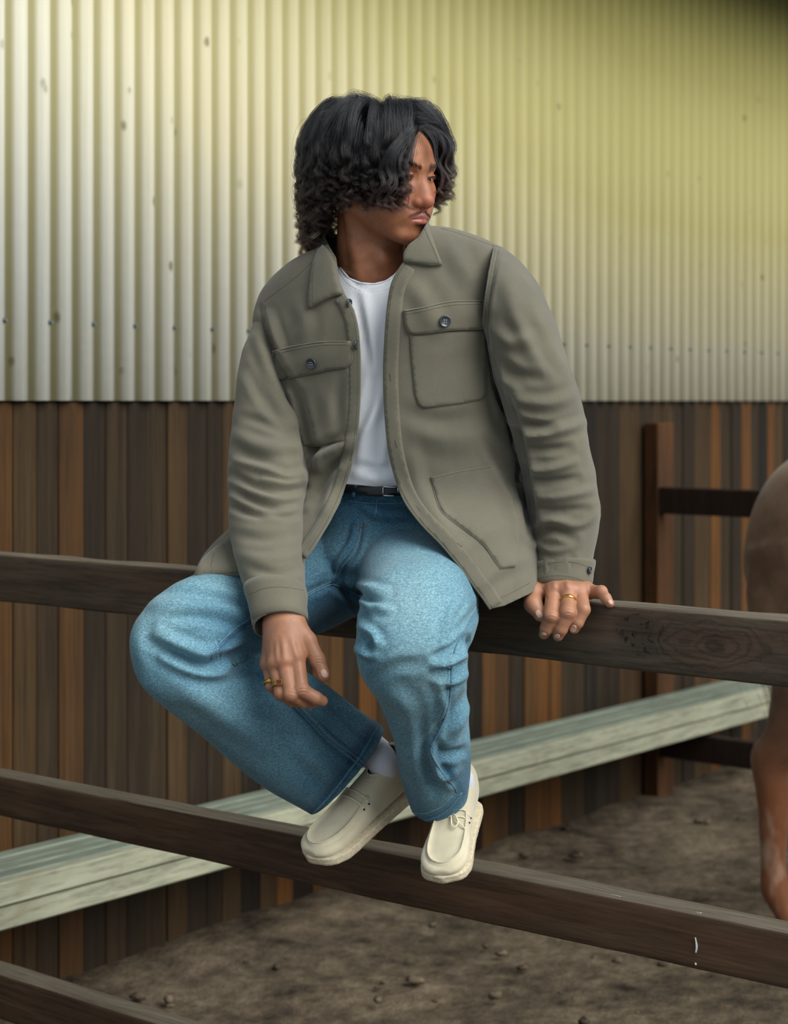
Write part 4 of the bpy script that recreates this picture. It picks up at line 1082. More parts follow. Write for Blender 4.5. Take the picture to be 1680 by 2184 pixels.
NF = [
 # image-left thigh and knee
 ([(345,1262),(400,1262),(470,1275),(540,1290)], 9, -.0050), ([(320,1290),(400,1290),(480,1300),(535,1320)], 12, .0045), ([(350,1325),(420,1315),(490,1330),(540,1345)], 10, -.0035),
 ([(320,1370),(380,1400),(430,1420),(470,1418)], 9, -.0080), ([(335,1350),(395,1378),(440,1392),(500,1380)], 11, .0060), ([(345,1405),(400,1430),(450,1440),(500,1432)], 9, .0050),
 ([(455,1405),(500,1395),(535,1378)], 9, -.0050), ([(470,1428),(505,1412),(535,1400)], 8, .0035), ([(500,1440),(560,1425),(610,1450)], 8, -.004),
 ([(360,1440),(450,1510),(560,1580)], 22, .0040), ([(300,1320),(292,1370),(310,1420)], 14, .0035), ([(560,1440),(620,1500),(700,1580),(770,1640)], 5, -.0030), ([(575,1445),(640,1510),(720,1590),(775,1632)], 6, .0035),
 ([(690,1470),(720,1510),(770,1560)], 9, -.005), ([(720,1490),(750,1520),(795,1545)], 8, .0045), ([(640,1600),(690,1640),(720,1680)], 16, .004),
 # crotch
 ([(758,1120),(748,1160),(722,1200),(708,1240)], 7, .0040), ([(770,1125),(760,1170),(735,1215),(716,1250)], 6, -.0035), ([(715,1250),(745,1262),(775,1275),(800,1290)], 9, -.0090), ([(730,1262),(760,1290),(782,1318)], 8, -.0070),
 ([(735,1240),(775,1250),(820,1262)], 9, .0060), ([(760,1275),(800,1295),(830,1300)], 8, .0060), ([(650,1265),(690,1250),(710,1240)], 8, -.004), ([(660,1230),(700,1215)], 8, .003),
 # image-right knee
 ([(765,1335),(790,1350),(810,1378)], 9, .0060), ([(756,1378),(775,1392),(800,1398)], 9, .006), ([(780,1352),(790,1375),(785,1395)], 6, -.006), ([(990,1360),(965,1385),(925,1400)], 8, -.0080), ([(995,1395),(965,1405),(930,1420)], 8, .0070),
 ([(992,1418),(960,1432),(920,1438)], 8, -.0070), ([(996,1440),(970,1450),(940,1462)], 8, .005), ([(805,1440),(850,1420),(900,1415)], 12, -.003), ([(820,1470),(860,1500),(880,1560)], 16, .0035),
 ([(990,1480),(965,1520),(930,1560),(905,1600)], 10, -.0055), ([(1000,1500),(980,1540),(965,1580)], 10, .005), ([(935,1590),(950,1610),(990,1600)], 9, -.007), ([(918,1590),(930,1640),(960,1680)], 8, .006), ([(975,1640),(955,1655),(930,1650)], 9, .005),
 ([(858,1560),(880,1640),(895,1700)], 18, .004), ([(900,1540),(905,1620),(930,1690)], 10, -.004), ([(925,1440),(945,1500),(935,1560)], 9, .0035),
 ([(985,1270),(955,1320),(945,1370)], 9, .0035), ([(1020,1290),(1000,1320),(975,1350)], 9, -.004), ([(830,1110),(870,1130),(930,1150)], 14, -.003), ([(780,1085),(820,1100),(880,1100)], 9, .004), ([(770,1065),(820,1075),(870,1078)], 6, -.004),
]
NF = [(a[0], a[1], a[2]*1.75) for a in NF]
nV = folds(nV, nF, NF)
nV = laplace(nV, nF, 1, 0.4)
sr = secs_px(LEG_R); a1 = sr[-1][0]-sr[-3][0]; sl_ = secs_px(LEG_L); a2 = sl_[-1][0]-sl_[-3][0]
a1 = a1*np.array([1,.25,1]); a2 = a2*np.array([1,.6,1])
def pl(V, c, n, rad): n = n/np.linalg.norm(n); s = -(V-c)@n; return np.where(np.linalg.norm(V-c, axis=1) < rad, s, 1)
s = np.minimum(pl(nV, sr[-2][0], a1, .16), pl(nV, sl_[-2][0]+0*a2, a2, .15))
s = np.minimum(s, (nV[:,2]*-1+P(800,1043,3.2).z))
jnV, jnF = clip_mesh(nV, nF, s)
# wear: paler on the thighs, knees and fold tops, darker along hems, fly and inner thigh
npx, npy = proj(jnV)
g = lambda x, y, a, b: np.exp(-(((npx-x)/a)**2+((npy-y)/b)**2))
fade = 0.42 + 0.34*g(880,1260,130,140) + 0.28*g(330,1330,90,110) + 0.25*g(900,1480,110,160) + 0.22*g(470,1250,120,50) + 0.18*g(450,1520,160,90)
fade += 0.06*sn(jnV, 30, 12, 3)
fade -= 0.30*g(800,1080,90,40) + 0.30*g(700,1290,90,50)
d1 = polydist(npx, npy, [(668,1740),(806,1545)])[0]; d2 = polydist(npx, npy, [(867,1745),(905,1758),(950,1738),(985,1700),(1004,1612)])[0]
fade -= 0.30*np.exp(-(d1/16)**2) + 0.16*np.exp(-(d2/14)**2)
for pts, w, a in (([(560,1440),(640,1520),(720,1600),(775,1640)], 14, .16), ([(965,1440),(960,1520),(920,1590),(985,1690)], 8, .14), ([(758,1120),(745,1170),(716,1245)], 10, .22), ([(560,1310),(500,1350),(450,1405)], 8, .2), ([(1035,1270),(1000,1330),(985,1370)], 10, .12)):
    fade -= a*np.exp(-(polydist(npx, npy, pts)[0]/w)**2)
me = mesh_from('jeans', jnV, jnF, True, [M_denim]); point_attr(me, 'fade', np.clip(fade, 0, 1))
jeans = obj('jeans', me, person); jeans['label'] = 'loose faded light blue denim jeans'
add_mod_solid(jeans, 0.0022)
ntree = bvh(jnV, jnF)
# ------------------------------------------------------------------ jacket pieces
def jp(name, poly, thick=.0022, off=.0008, step=8, parent=jacket, mat=None, tree=None, label=None, puff=0.0, smooth=3, depth_fn=None, dmin=0.0):
    r = patch(tree or jtree, poly, thick=thick, off=off, step=step, smooth=smooth, puff=puff, depth_fn=depth_fn, dmin=dmin); return part(name, r, mat or M_canvas, parent, label), bvh(*r)
def st(name, tree, pts, mat, parent, r=.00055, off=.0002, dash=(.0026,.0012), step=4, cr=4, label=None):
    q = seam(tree, pts, r=r, off=off, step=step, dash=dash, cr=cr)
    if q: part(name, q, mat, parent, label, kind='stuff')
def inset(poly, d):
    poly = np.asarray(poly, float); n = len(poly); A = 0.5*sum(poly[i][0]*poly[(i+1)%n][1]-poly[(i+1)%n][0]*poly[i][1] for i in range(n)); sg = 1 if A > 0 else -1; out = []
    for i in range(n):
        a, b, c = poly[i-1], poly[i], poly[(i+1)%n]; e1 = (b-a)/(np.linalg.norm(b-a)+1e-9); e2 = (c-b)/(np.linalg.norm(c-b)+1e-9)
        n1 = np.array([-e1[1], e1[0]])*sg; n2 = np.array([-e2[1], e2[0]])*sg; m = n1+n2; m /= max(np.dot(m, m)/2, .4); out.append(b+m*d)
    return np.array(out)
def button(name, x, y, tree, parent, r=.0085, mat=None, tilt=None):
    h = cast(tree, x, y); c, nrm = h
    if tilt: nrm = Vector(tilt).normalized()
    prof = [(0,.0016),(.55,.0016),(.70,.0022),(.84,.0034),(.95,.0033),(1.0,.0022),(1.0,.0004),(.9,0)]; n = 28; V = []; Fs = []
    for pr, z in prof[1:]:
        for i in range(n): a = 2*math.pi*i/n; V.append((pr*r*math.cos(a), pr*r*math.sin(a), z))
    m = len(prof)-1
    for k in range(m-1):
        for i in range(n): Fs.append((k*n+i, k*n+(i+1)%n, (k+1)*n+(i+1)%n, (k+1)*n+i))
    Fs.append(tuple(range(n-1,-1,-1)))
    q = nrm.to_track_quat('Z', 'Y').to_matrix(); c = c + nrm*.0016
    o = part(name, (np.array([tuple(q@Vector(v)+c) for v in V]), Fs), mat or M_button, parent)
    # four thread holes
    hp = []
    for sx, sy in ((1,1),(1,-1),(-1,1),(-1,-1)):
        V, Fc = ellipsoid((sx*r*.19, sy*r*.19, .0017), (.00085,.00085,.0003), seg=8, rings=4); hp.append((np.array([tuple(q@Vector(v)+c) for v in V]), Fc))
    return o, hp
JC = jacket
# placket bands along both front edges
EDGE_L = [(733,628),(752,660),(763,705),(767,770),(766,860),(759,940),(743,1010),(721,1072),(699,1116),(667,1168),(650,1190)]
EDGE_R = [(861,561),(838,600),(828,650),(822,720),(819,800),(822,880),(829,955),(844,1020),(861,1065),(880,1095),(905,1125),(940,1160),(975,1202),(1005,1243),(1030,1277),(1045,1299)]
def band(edge, w, side):
    e = np.array(catmull(edge, 4)); e = resample(e, 9); t = np.gradient(e, axis=0); t /= np.linalg.norm(t, axis=1)[:,None]
    nn = np.stack([-t[:,1], t[:,0]], 1)*side; return np.vstack([e-nn*0.5, (e+nn*w)[::-1]]), e+nn*(w), e+nn*4
bl, bl_in, bl_ed = band(EDGE_L, 22, 1); br, br_in, br_ed = band(EDGE_R, 30, -1)
pL_, tpL = jp('placket', bl, thick=.0022, step=7, tree=jtree0); pR_, tpR = jp('placket', br, thick=.0020, step=7, tree=jtree0)
st('placket_stitching', tpL, bl_ed[::4], M_olthread, JC); st('placket_stitching', tpR, br_ed[::4], M_olthread, JC); st('placket_stitching', jtree, br_in[::4]+np.array([-1,0]), M_olthread, JC)
for e_ in (EDGE_L, EDGE_R):
    q = seam(jtree0, e_, r=.0021, off=.0006, step=6, n=7)
    if q: part('edge_roll', q, M_canvas, JC)
# collar
CL = [(692,528),(706,540),(716,560),(721,590),(727,612),(735,629),(712,634),(688,645),(661,660),(662,630),(665,600),(671,562),(680,540)]
CR = [(911,474),(914,492),(926,518),(936,545),(944,567),(918,569),(890,564),(862,560),(862,543),(873,526),(893,512),(905,492)]
c1, tc1 = jp('collar', CL, thick=.0042, off=.0045, step=7, puff=.002, tree=jtree0, label='pointed collar leaf'); c2_, tc2 = jp('collar', CR, thick=.0042, off=.0045, step=7, puff=.002, tree=jtree0, label='pointed collar leaf')
st('collar_stitching', tc1, [(671,545),(667,590),(666,654),(690,640),(732,626)], M_olthread, JC, cr=1); st('collar_stitching', tc2, [(903,484),(921,524),(937,562),(900,560),(866,556)], M_olthread, JC, cr=1)
# collar stand behind the neck
nb_ = np.array(P(800,520,3.24))
def collar_stand():
    V = []; Fs = []; n = 40
    c0 = secs_px(TORSO)[0]; 
    for i in range(n+1):
        a = math.radians(-200 + 220*i/n)*-1
        for k, (sc, h) in enumerate(((1.0,-.014),(.97,-.008),(0.94,.000),(.92,.006),(.93,.010),(.95,.008))):
            V.append(c0[0]+c0[1]*math.cos(a)*sc+(-c0[2] if c0[2][1] < 0 else c0[2])*math.sin(a)*sc + np.array([0,0,h]))
    V = np.array(V); m = 6
    for i in range(n):
        for k in range(m-1): Fs.append((i*m+k, (i+1)*m+k, (i+1)*m+k+1, i*m+k+1))
    return V, Fs
csV, csF = collar_stand()
keep = [f for f in csF if np.mean([csV[i][1] for i in f]) > 3.235]
o = part('collar_stand', (csV, keep), M_canvas, JC); add_mod_solid(o, .002)
# chest pockets with flaps, hip pockets
PK = {'l': [(606,806),(748,775),(752,800),(753,870),(748,925),(735,940),(690,950),(648,952),(640,935),(626,880),(612,835)], 'r': [(873,712),(1032,702),(1034,760),(1036,840),(1026,853),(980,862),(905,871),(892,864),(884,840),(878,780)]}
FL = {'l': [(582,748),(625,737),(690,727),(750,727),(753,745),(753,772),(742,784),(700,790),(640,803),(597,811),(584,804),(580,785)], 'r': [(861,662),(900,655),(960,642),(1028,640),(1030,655),(1037,690),(1030,702),(960,705),(885,714),(870,709),(864,694)]}
BT = {'l': (665,775), 'r': (948,685)}
for k in 'lr':
    r1, t1 = jp('pocket', PK[k], thick=.0020, off=.0006, step=8, puff=.0012)
    st('pocket_stitching', t1, [tuple(q) for q in inset(PK[k], 3)[2:]], M_olthread, JC, cr=1)
    r2, t2 = jp('pocket_flap', FL[k], thick=.0032, off=.0030, step=7, puff=.0015)
    ins = [tuple(q) for q in inset(FL[k], 4)]
    st('flap_stitching', t2, ins[3:]+ins[:1], M_olthread, JC, cr=1)
    top = FL[k][:4]; st('flap_stitching', t2, [(a+1, b+9) for a, b in top], M_olthread, JC)
    q = seam(t2, [(a, b+2) for a, b in top], r=.0012, off=.0002, step=5)
    if q: part('flap_piping', q, M_canvas, JC)
    b, hp = button('button', BT[k][0], BT[k][1], t2, JC, r=.0100)
    part('button_thread', join(hp), M_cream, JC, kind='stuff')
PH = [(918,1018),(985,1002),(1052,992),(1066,1020),(1090,1060),(1104,1110),(1106,1190),(1100,1208),(1066,1214),(1050,1190),(1028,1160),(990,1130),(950,1100),(935,1078)]
r3, t3 = jp('hip_pocket', PH, thick=.0020, off=.0006, step=8)
st('pocket_stitching', t3, [(920,1021),(985,1006),(1051,996)], M_olthread, JC, cr=1); st('pocket_stitching', t3, [(922,1024),(938,1078),(955,1098),(992,1126),(1032,1158),(1056,1190),(1070,1210),(1098,1205)], M_olthread, JC)
q = seam(jtree, [(918,1020),(934,1078),(950,1101),(990,1131),(1028,1161),(1050,1191),(1066,1215)], r=.0011, off=.0004, step=5)
if q: part('pocket_welt', q, M_canvas, JC)
# hem band, yoke and armhole seams, cuffs
for nm, pts in (('hem_stitching', [(1047,1283),(1075,1272),(1130,1243)]), ('armhole_stitching', [(1064,528),(1054,580),(1044,640),(1040,700),(1046,760),(1060,820)]), ('armhole_stitching', [(1056,530),(1047,582),(1037,640),(1034,700)]),
    ('armhole_stitching', [(556,655),(562,700),(578,738),(584,748)]), ('armhole_stitching', [(566,652),(571,690),(584,730)]), ('yoke_stitching', [(940,487),(990,502),(1062,528)]), ('yoke_stitching', [(668,556),(630,592),(560,645)])):
    st(nm, jall, pts, M_olthread, JC)
# sleeve cuffs: separate bands around the sleeve ends
def cuff(secs, i0, i1, grow, name='cuff'):
    rows = catmull([np.concatenate(s) for s in secs], 6); a = i0*6; b = int(i1*6); rows = rows[a:b+1]
    n = 44; th = np.linspace(0, 2*np.pi, n, endpoint=False); V = []; m = 0
    def rg(r, g):
        c, s_ = np.cos(th), np.sin(th); c = np.sign(c)*np.abs(c)**(2/2.2); s_ = np.sign(s_)*np.abs(s_)**(2/2.2); lu = np.linalg.norm(r[3:6]); lw = np.linalg.norm(r[6:9])
        return r[:3] + c[:,None]*r[3:6]*(1+g/lu) + s_[:,None]*r[6:9]*(1+g/lw)
    prof = [(rows[0], -.0030)] + [(r, grow+.0006*math.sin(j*1.7)) for j, r in enumerate(rows)] + [(rows[-1], grow*.1), (rows[-1], -.004), (rows[max(-4,-len(rows))], -.005)]
    for r, g in prof: V.append(rg(r, g)); m += 1
    V = np.concatenate(V); Fs = [(i*n+j, i*n+(j+1)%n, (i+1)*n+(j+1)%n, (i+1)*n+j) for i in range(m-1) for j in range(n)]
    bm = bmesh.new(); me = mesh_from('t', V, Fs); bm.from_mesh(me); bmesh.ops.recalc_face_normals(bm, faces=bm.faces); bm.to_mesh(me); bm.free()
    V = np.array([tuple(v.co) for v in me.vertices]); Fs = [tuple(p.vertices) for p in me.polygons]
    V = V + 0.0012*sn(V, 60, 5, 2)[:,None]*vnormals(V, np.array(Fs))
    return part(name, (V, Fs), M_canvas, JC), bvh(V, Fs)
cR, tcR = cuff(secR, 9, 10.08, .0012); cL, tcL = cuff(secL, 9, 10.08, .0012)
st('cuff_stitching', tcR, [(524,1272),(560,1256),(600,1252),(648,1259)], M_olthread, JC); st('cuff_stitching', tcR, [(545,1330),(580,1314),(615,1308),(650,1316)], M_olthread, JC)
st('cuff_stitching', tcL, [(1142,1212),(1180,1200),(1225,1200),(1262,1212)], M_olthread, JC); st('cuff_stitching', tcL, [(1136,1236),(1180,1228),(1225,1232),(1254,1246)], M_olthread, JC)
b, hp = button('button', 1254, 1216, tcL, JC, r=.0062, tilt=(.9,-.4,0)) 
# placket buttons seen edge on, and buttonholes on the other side
for x, y in ((741,646),(757,735)):
    b, hp = button('button', x, y, tpL, JC, r=.0075, tilt=(.85,-.5,-.1))
for pts in ([(832,796),(834,812)], [(843,938),(847,954)], [(887,1080),(898,1093)], [(975,1160),(984,1168)]):
    q = seam(jtree, pts, r=.0010, off=.0024, step=2, cr=1)
    if q: part('buttonhole', q, M_olthread, JC)
# jacket tail lying over the thigh, left of the sleeve
TAIL = [(416,1236),(420,1215),(432,1192),(458,1168),(492,1146),(530,1130),(560,1150),(560,1226),(492,1229),(480,1231)]
def tail_depth(x, y):
    d = 3.040 + (x-416)*0.00005 + max(0, (1215-y))*0.0012
    n = Vector((-.25,-.8,.5)).normalized(); return P(x, y, d), n
o, tt_ = jp('jacket_tail', TAIL, thick=.0035, off=0, step=8, depth_fn=tail_depth, smooth=1)
st('hem_stitching', tt_, [(420,1227),(480,1222),(530,1218)], M_olthread, JC); st('hem_stitching', tt_, [(452,1232),(450,1205),(456,1180)], M_olthread, JC)

# ------------------------------------------------------------------ belt, fly and jeans seams
def jd(x, y):   # belt line just in front of the shirt and waistband
    h = cast(ntree, x, max(y, 1050)) or cast(ttree, x, y); return h
BELT = [(722,1032),(760,1034),(800,1038),(862,1036),(870,1056),(800,1059),(760,1056),(722,1052)]
def belt_depth(x, y):
    h1 = cast(ttree, x, 1030); h2 = cast(ntree, x, 1062); d = min(h1[0].y if h1 else 9, h2[0].y if h2 else 9) - .002
    return P(x, y, d), Vector((0,-1,.1)).normalized()
r = patch(ttree, BELT, thick=.0035, off=.001, step=7, depth_fn=belt_depth, smooth=3); belt = part('belt', r, M_blackl, person, 'black leather belt'); tb = bvh(*r)
fr = []
for pts in ([(817,1039),(848,1040)], [(848,1040),(849,1057)], [(849,1057),(817,1056)], [(817,1056),(817,1039)]):
    q = seam(tb, pts, r=.0016, off=.0016, step=5, cr=1)
    if q: fr.append(q)
part('buckle', join(fr), M_steel, belt, 'polished steel frame buckle')
for x in (752, 873):
    r = patch(tb, [(x+4,1034),(x+11,1034),(x+4,1062),(x-4,1062)], thick=.0022, off=.0022, step=4, depth_fn=lambda a, b: belt_depth(a, b)); 
    o = part('belt_loop', r, M_denim, jeans)
def js(pts, mat=M_bluethread, r=.0006, dash=(.0026,.0012), off=.0002, cr=4): st('seam_stitching', ntree, pts, mat, jeans, r=r, dash=dash, off=off, cr=cr)
def jpipe(name, pts, r=.0014, off=.0002, mat=None):
    q = seam(ntree, pts, r=r, off=off, step=4)
    if q:
        V, Fs = q; me = mesh_from(name, V, Fs, True, [mat or M_denim]); point_attr(me, 'fade', np.full(len(V), .45)); obj(name, me, jeans)
jpipe('fly_seam', [(764,1118),(757,1150),(744,1178),(722,1205),(712,1232),(708,1245)]); js([(771,1118),(765,1150),(752,1180),(730,1208),(718,1236)], M_palethread); js([(775,1116),(770,1152),(757,1183),(735,1210)])
js([(762,1117),(785,1114),(806,1104)], M_tanthread); js([(764,1124),(788,1122)], M_tanthread)
jpipe('waistband_seam', [(735,1068),(770,1072),(810,1074),(870,1072)]); jpipe('centre_seam', [(804,1066),(802,1090),(797,1108)]); jpipe('inseam', [(708,1246),(745,1258),(775,1276)], .0016); jpipe('inseam', [(708,1246),(680,1258),(655,1272)], .0016)
js([(706,1240),(680,1252),(655,1266)], M_palethread)
jpipe('side_seam', [(1036,1275),(1010,1310),(992,1345),(975,1372),(968,1395)], .0014); js([(1026,1282),(1003,1312),(985,1348)], M_palethread)
jpipe('side_seam', [(962,1412),(962,1450),(957,1500),(940,1550),(926,1578),(918,1592)], .0016); js([(955,1412),(955,1450),(950,1500),(934,1550)], M_bluethread)
jpipe('side_seam', [(918,1594),(926,1622),(950,1658),(968,1678),(974,1690)], .0014); js([(924,1612),(947,1652),(966,1676)], M_palethread)
jpipe('inner_seam', [(560,1440),(600,1476),(650,1530),(700,1580),(742,1612),(778,1640)], .0016); js([(566,1434),(606,1470),(656,1524),(706,1574),(748,1606),(782,1633)], M_palethread); js([(572,1432),(612,1466),(662,1520),(712,1570),(752,1600)])
jpipe('inner_seam', [(558,1308),(520,1328),(480,1360),(456,1390),(452,1405)], .0016); js([(562,1314),(524,1334),(486,1364),(462,1392)], M_bluethread); js([(459,1366),(464,1388),(463,1409)], M_palethread); js([(466,1366),(471,1388),(470,1409)])
jpipe('hem_roll', [(668,1734),(700,1700),(740,1650),(776,1600),(804,1548)], .0022); js([(660,1716),(694,1680),(734,1630),(768,1582),(792,1542)], M_tanthread)
jpipe('hem_roll', [(868,1742),(886,1750),(915,1748),(948,1732),(972,1708),(984,1690)], .0020); js([(866,1724),(888,1735),(915,1733),(944,1718),(966,1696)], M_palethread)

# ------------------------------------------------------------------ shoes and socks
def shoe_profile():
    rows = [(-.143,.020,.028,.090),(-.139,.029,.020,.126),(-.124,.034,.018,.130),(-.095,.037,.016,.122),(-.055,.039,.016,.108),(-.012,.042,.016,.094),(.030,.046,.016,.076),(.065,.051,.016,.064),(.100,.0525,.016,.057),(.125,.047,.018,.052),(.142,.036,.022,.046),(.152,.020,.027,.039)]
    sc = []
    for x, w, z0, z1 in rows:
        cy = 0.004*math.sin((x+.14)*9); sc.append((np.array([x, cy, (z0+z1)/2]), np.array([0, w, 0]), np.array([0,0,(z1-z0)/2])))
    return sc
def outline(g, n=60):
    rows = [(r[0][0], r[1][1], r[0][1]) for r in shoe_profile()]; xs = np.array([r[0] for r in rows]); ws = np.array([r[1] for r in rows]); cs = np.array([r[2] for r in rows])
    X = -0.006+ (0.146+g)*-np.cos(np.linspace(0, np.pi, n)) + .012; X = np.clip(X, xs[0]-g, xs[-1]+g)
    W = np.interp(X, xs, ws)+g; e = np.clip((X-(xs[0]-g))/.034, 0, 1); W *= np.sqrt(1-(1-e)**2); e = np.clip(((xs[-1]+g)-X)/.022, 0, 1); W *= np.sqrt(1-(1-e)**2)
    C = np.interp(X, xs, cs); return np.vstack([np.stack([X, C+W], 1), np.stack([X, C-W], 1)[::-1][1:-1]])
def build_shoe(toe, heel, up, mirror, label, bow=True):
    toe = np.array(toe); heel = np.array(heel); fx = (toe-heel); L = np.linalg.norm(fx); fx /= L; up = np.array(up, float); up -= fx*(up@fx); up /= np.linalg.norm(up); fy = np.cross(up, fx)*mirror
    sc = L/.292; Mx = np.stack([fx, fy, up], 1)*sc; org = heel + fx*.140*sc
    T = lambda V: np.asarray(V)@Mx.T + org
    fixf = (lambda Fs: [tuple(f)[::-1] for f in Fs]) if mirror < 0 else (lambda Fs: Fs)
    V, Fq = fuse([loft(shoe_profile(), k=6, n=40, power=2.35)], .0032, 3)
    # apron: flatter top inside a U-shaped ridge, side walls full below it
    U = [(-.005,.034),(.03,.038),(.07,.0405),(.105,.037),(.128,.026),(.138,.010),(.138,-.006),(.128,-.022),(.105,-.034),(.07,-.036),(.03,-.034),(-.005,-.030)]
    d, t, sg = polydist(V[:,0], V[:,1], np.array(catmull([np.array(u) for u in U], 4))); inside = polysd(V[:,0], V[:,1], U) < 0
    topm = np.clip((V[:,2]-.035)/.012, 0, 1)
    V[:,2] += topm*(.0035*np.exp(-(d/.0035)**2) - np.where(inside, .0025*np.clip(d/.012,0,1), 0))
    V[:,2] -= topm*(.0015*np.exp(-((d-.0055)/.002)**2))*(~inside)
    fm = np.exp(-((V[:,0]-.045)/.012)**2)*inside*topm; V[:,2] += .0008*np.sin(V[:,0]*600)*fm*0
    # ankle opening
    s = ((V[:,0]+.089)/.042)**2+((V[:,1]-.003)/.0255)**2-1; s = np.where(V[:,2] > .085, s*.03, 1)
    sV, sF = clip_mesh(V, Fq, s)
    tr = empty('shoe', (0,0,0)); root = tr; root.parent = person; root.location = Vector(org)-person.location; tag(root, label)
    def add(name, VF, mat, parent=root, kind=None, smooth=True):
        Vw = np.asarray(VF[0])@Mx.T
        Fs = VF[1].tolist() if hasattr(VF[1], 'tolist') else list(VF[1])
        if mirror < 0: Fs = [tuple(f)[::-1] for f in Fs]
        o = bpy.data.objects.new(name, mesh_from(name, Vw, Fs, smooth, [mat])); COL.objects.link(o); o.parent = parent
        if kind: o['kind'] = kind
        return o
    u = add('upper', (sV, sF), M_suede); m = u.modifiers.new('t','SOLIDIFY'); m.thickness = .0025; m.offset = -1
    # sole: wedge of crepe with a rough edge
    o2 = outline(.0028); n = len(o2); R = np.random.RandomState(3); V2 = []; 
    lv = [(0.0,-.0035),(.002,-.0005),(.008,.0006),(.013,-.0002),(.0165,.0010),(.0195,-.0002),(.0205,-.0040)]
    ctr = o2.mean(0)
    for z, g in lv:
        dd = o2-ctr; dd /= np.linalg.norm(dd, axis=1)[:,None]; q = o2+dd*(g+R.normal(size=(n,1))*.0004); zz = z + np.where(q[:,0] > .09, (q[:,0]-.09)*.10, 0)*(1 if z < .015 else .9) - np.where(q[:,0]<-.05, 0, 0)
        V2.append(np.column_stack([q, zz]))
    V2 = np.concatenate(V2+[np.array([[ctr[0], ctr[1], 0]])]); m_ = len(lv)
    F2 = [(i*n+j, (i+1)*n+j, (i+1)*n+(j+1)%n, i*n+(j+1)%n) for i in range(m_-1) for j in range(n)]; F2 = [tuple(f) for f in F2]
    F2 += [((m_-1)*n+j, len(V2), (m_-1)*n+(j+1)%n) for j in range(n)]; V2 = np.vstack([V2, [[ctr[0], ctr[1], .0235]]]); F2 += [(j, (j+1)%n, len(V2)-2) for j in range(n)]
    me_ = mesh_from('t', V2, F2); bm = bmesh.new(); bm.from_mesh(me_); bmesh.ops.recalc_face_normals(bm, faces=bm.faces); bm.to_mesh(me_); bm.free()
    add('sole', (np.array([tuple(v.co) for v in me_.vertices]), [tuple(p.vertices) for p in me_.polygons]), M_crepe)
    # ridge with stitches
    ztree = BVHTree.FromPolygons([tuple(v) for v in V], [tuple(int(i) for i in f) for f in Fq])
    def onto(pts, off=.0):
        out = []
        for x, y in pts:
            h = ztree.ray_cast(Vector((x, y, .2)), Vector((0,0,-1)))
            if h[0] is not None: out.append(np.array(h[0])+np.array([0,0,off]))
        return np.array(out)
    Uc = resample(np.array(catmull([np.array(u_) for u_ in U], 5)), .003); rp = onto(Uc, .0008)
    add('apron_seam', tube(rp, [.0016]*len(rp), n=7, k=1), M_suede)
    stt = []
    cen = np.array([.06,.002])
    for i in range(2, len(Uc)-2, 2):
        t_ = Uc[i+1]-Uc[i-1]; t_ /= np.linalg.norm(t_); q = onto([Uc[i]-t_*.0014, Uc[i]+t_*.0014], .0024)
        q2 = onto([Uc[i]], .0022)
        if len(q) == 2: stt.append(tube(q, [.0006,.0006], n=4, k=1))
    add('apron_stitching', join(stt), M_cream, kind='stuff')
    q = inset(np.array(U), .0035); 
    # collar rim and its stitching
    rim = []; rim2 = []
    for i in range(41):
        a = 2*math.pi*i/40; x, y = -.089+.043*math.cos(a), .003+.0265*math.sin(a); h = ztree.ray_cast(Vector((x, y, .2)), Vector((0,0,-1)))
        if h[0] is not None: rim.append(np.array(h[0])+np.array([0,0,-.001]))
        x2, y2 = -.086+.053*math.cos(a), .003+.0315*math.sin(a); h = ztree.ray_cast(Vector((x2, y2, .2)), Vector((0,0,-1)))
        if h[0] is not None: rim2.append(np.array(h[0])+np.array([0,0,.0003]))
    add('ankle_collar', tube(rim, [.0030]*len(rim), n=8, k=1), M_suede)
    add('collar_stitching', tube(rim2, [.0006]*len(rim2), n=5, k=1), M_cream)
    # tongue and laces across the throat, with a bow
    for xa in (-.002, .014):
        pts = []
        for f_ in np.linspace(-1, 1, 9):
            y = .002+.040*f_; h = ztree.ray_cast(Vector((xa+.003*f_, y, .2)), Vector((0,0,-1)))
            if h[0] is not None: pts.append(np.array(h[0])+np.array([0,0,.0022]))
        add('lace', tube(pts, [.0018]*len(pts), n=7, k=2), M_cream)
        for s_ in (-1, 1):
            V3, F3 = ellipsoid(pts[0 if s_ < 0 else -1], (.0024,.0024,.0024), seg=8, rings=6); add('eyelet', (V3, F3), M_lining)
    zt = ztree.ray_cast(Vector((.02,.004,.2)), Vector((0,0,-1)))[0].z
    for s_ in ((-1,) if bow else ()):
        loop = [(.006,.002,zt+.006),(.020,.012*s_,zt+.010),(.036,.020*s_,zt+.004),(.046,.014*s_,zt-.001),(.040,.006*s_,zt+.001),(.022,.002*s_,zt+.005),(.008,.002,zt+.006)]
        add('lace_loop', tube(loop, [.0019]*7, n=7, k=5), M_cream)
        end = [(.006,.002,zt+.007),(.022,.010*s_,zt+.004),(.036,.028*s_,zt-.004),(.040,.036*s_,zt-.012)]
        add('lace_end', tube(end, [.0018]*4, n=6, k=4), M_cream)
    return root, T
shoeR, TR = build_shoe(P(664,1846,3.10), P(868,1688,3.245), (-.32,-.49,.80), 1, 'sand suede moccasin shoe, toe pointing down left, on the middle rail', bow=False)
shoeL, TL = build_shoe(P(945,1890,2.99), P(1002,1722,3.19), (-.20,-.55,.78), -1, 'sand suede moccasin shoe, toe towards the viewer, on the middle rail')
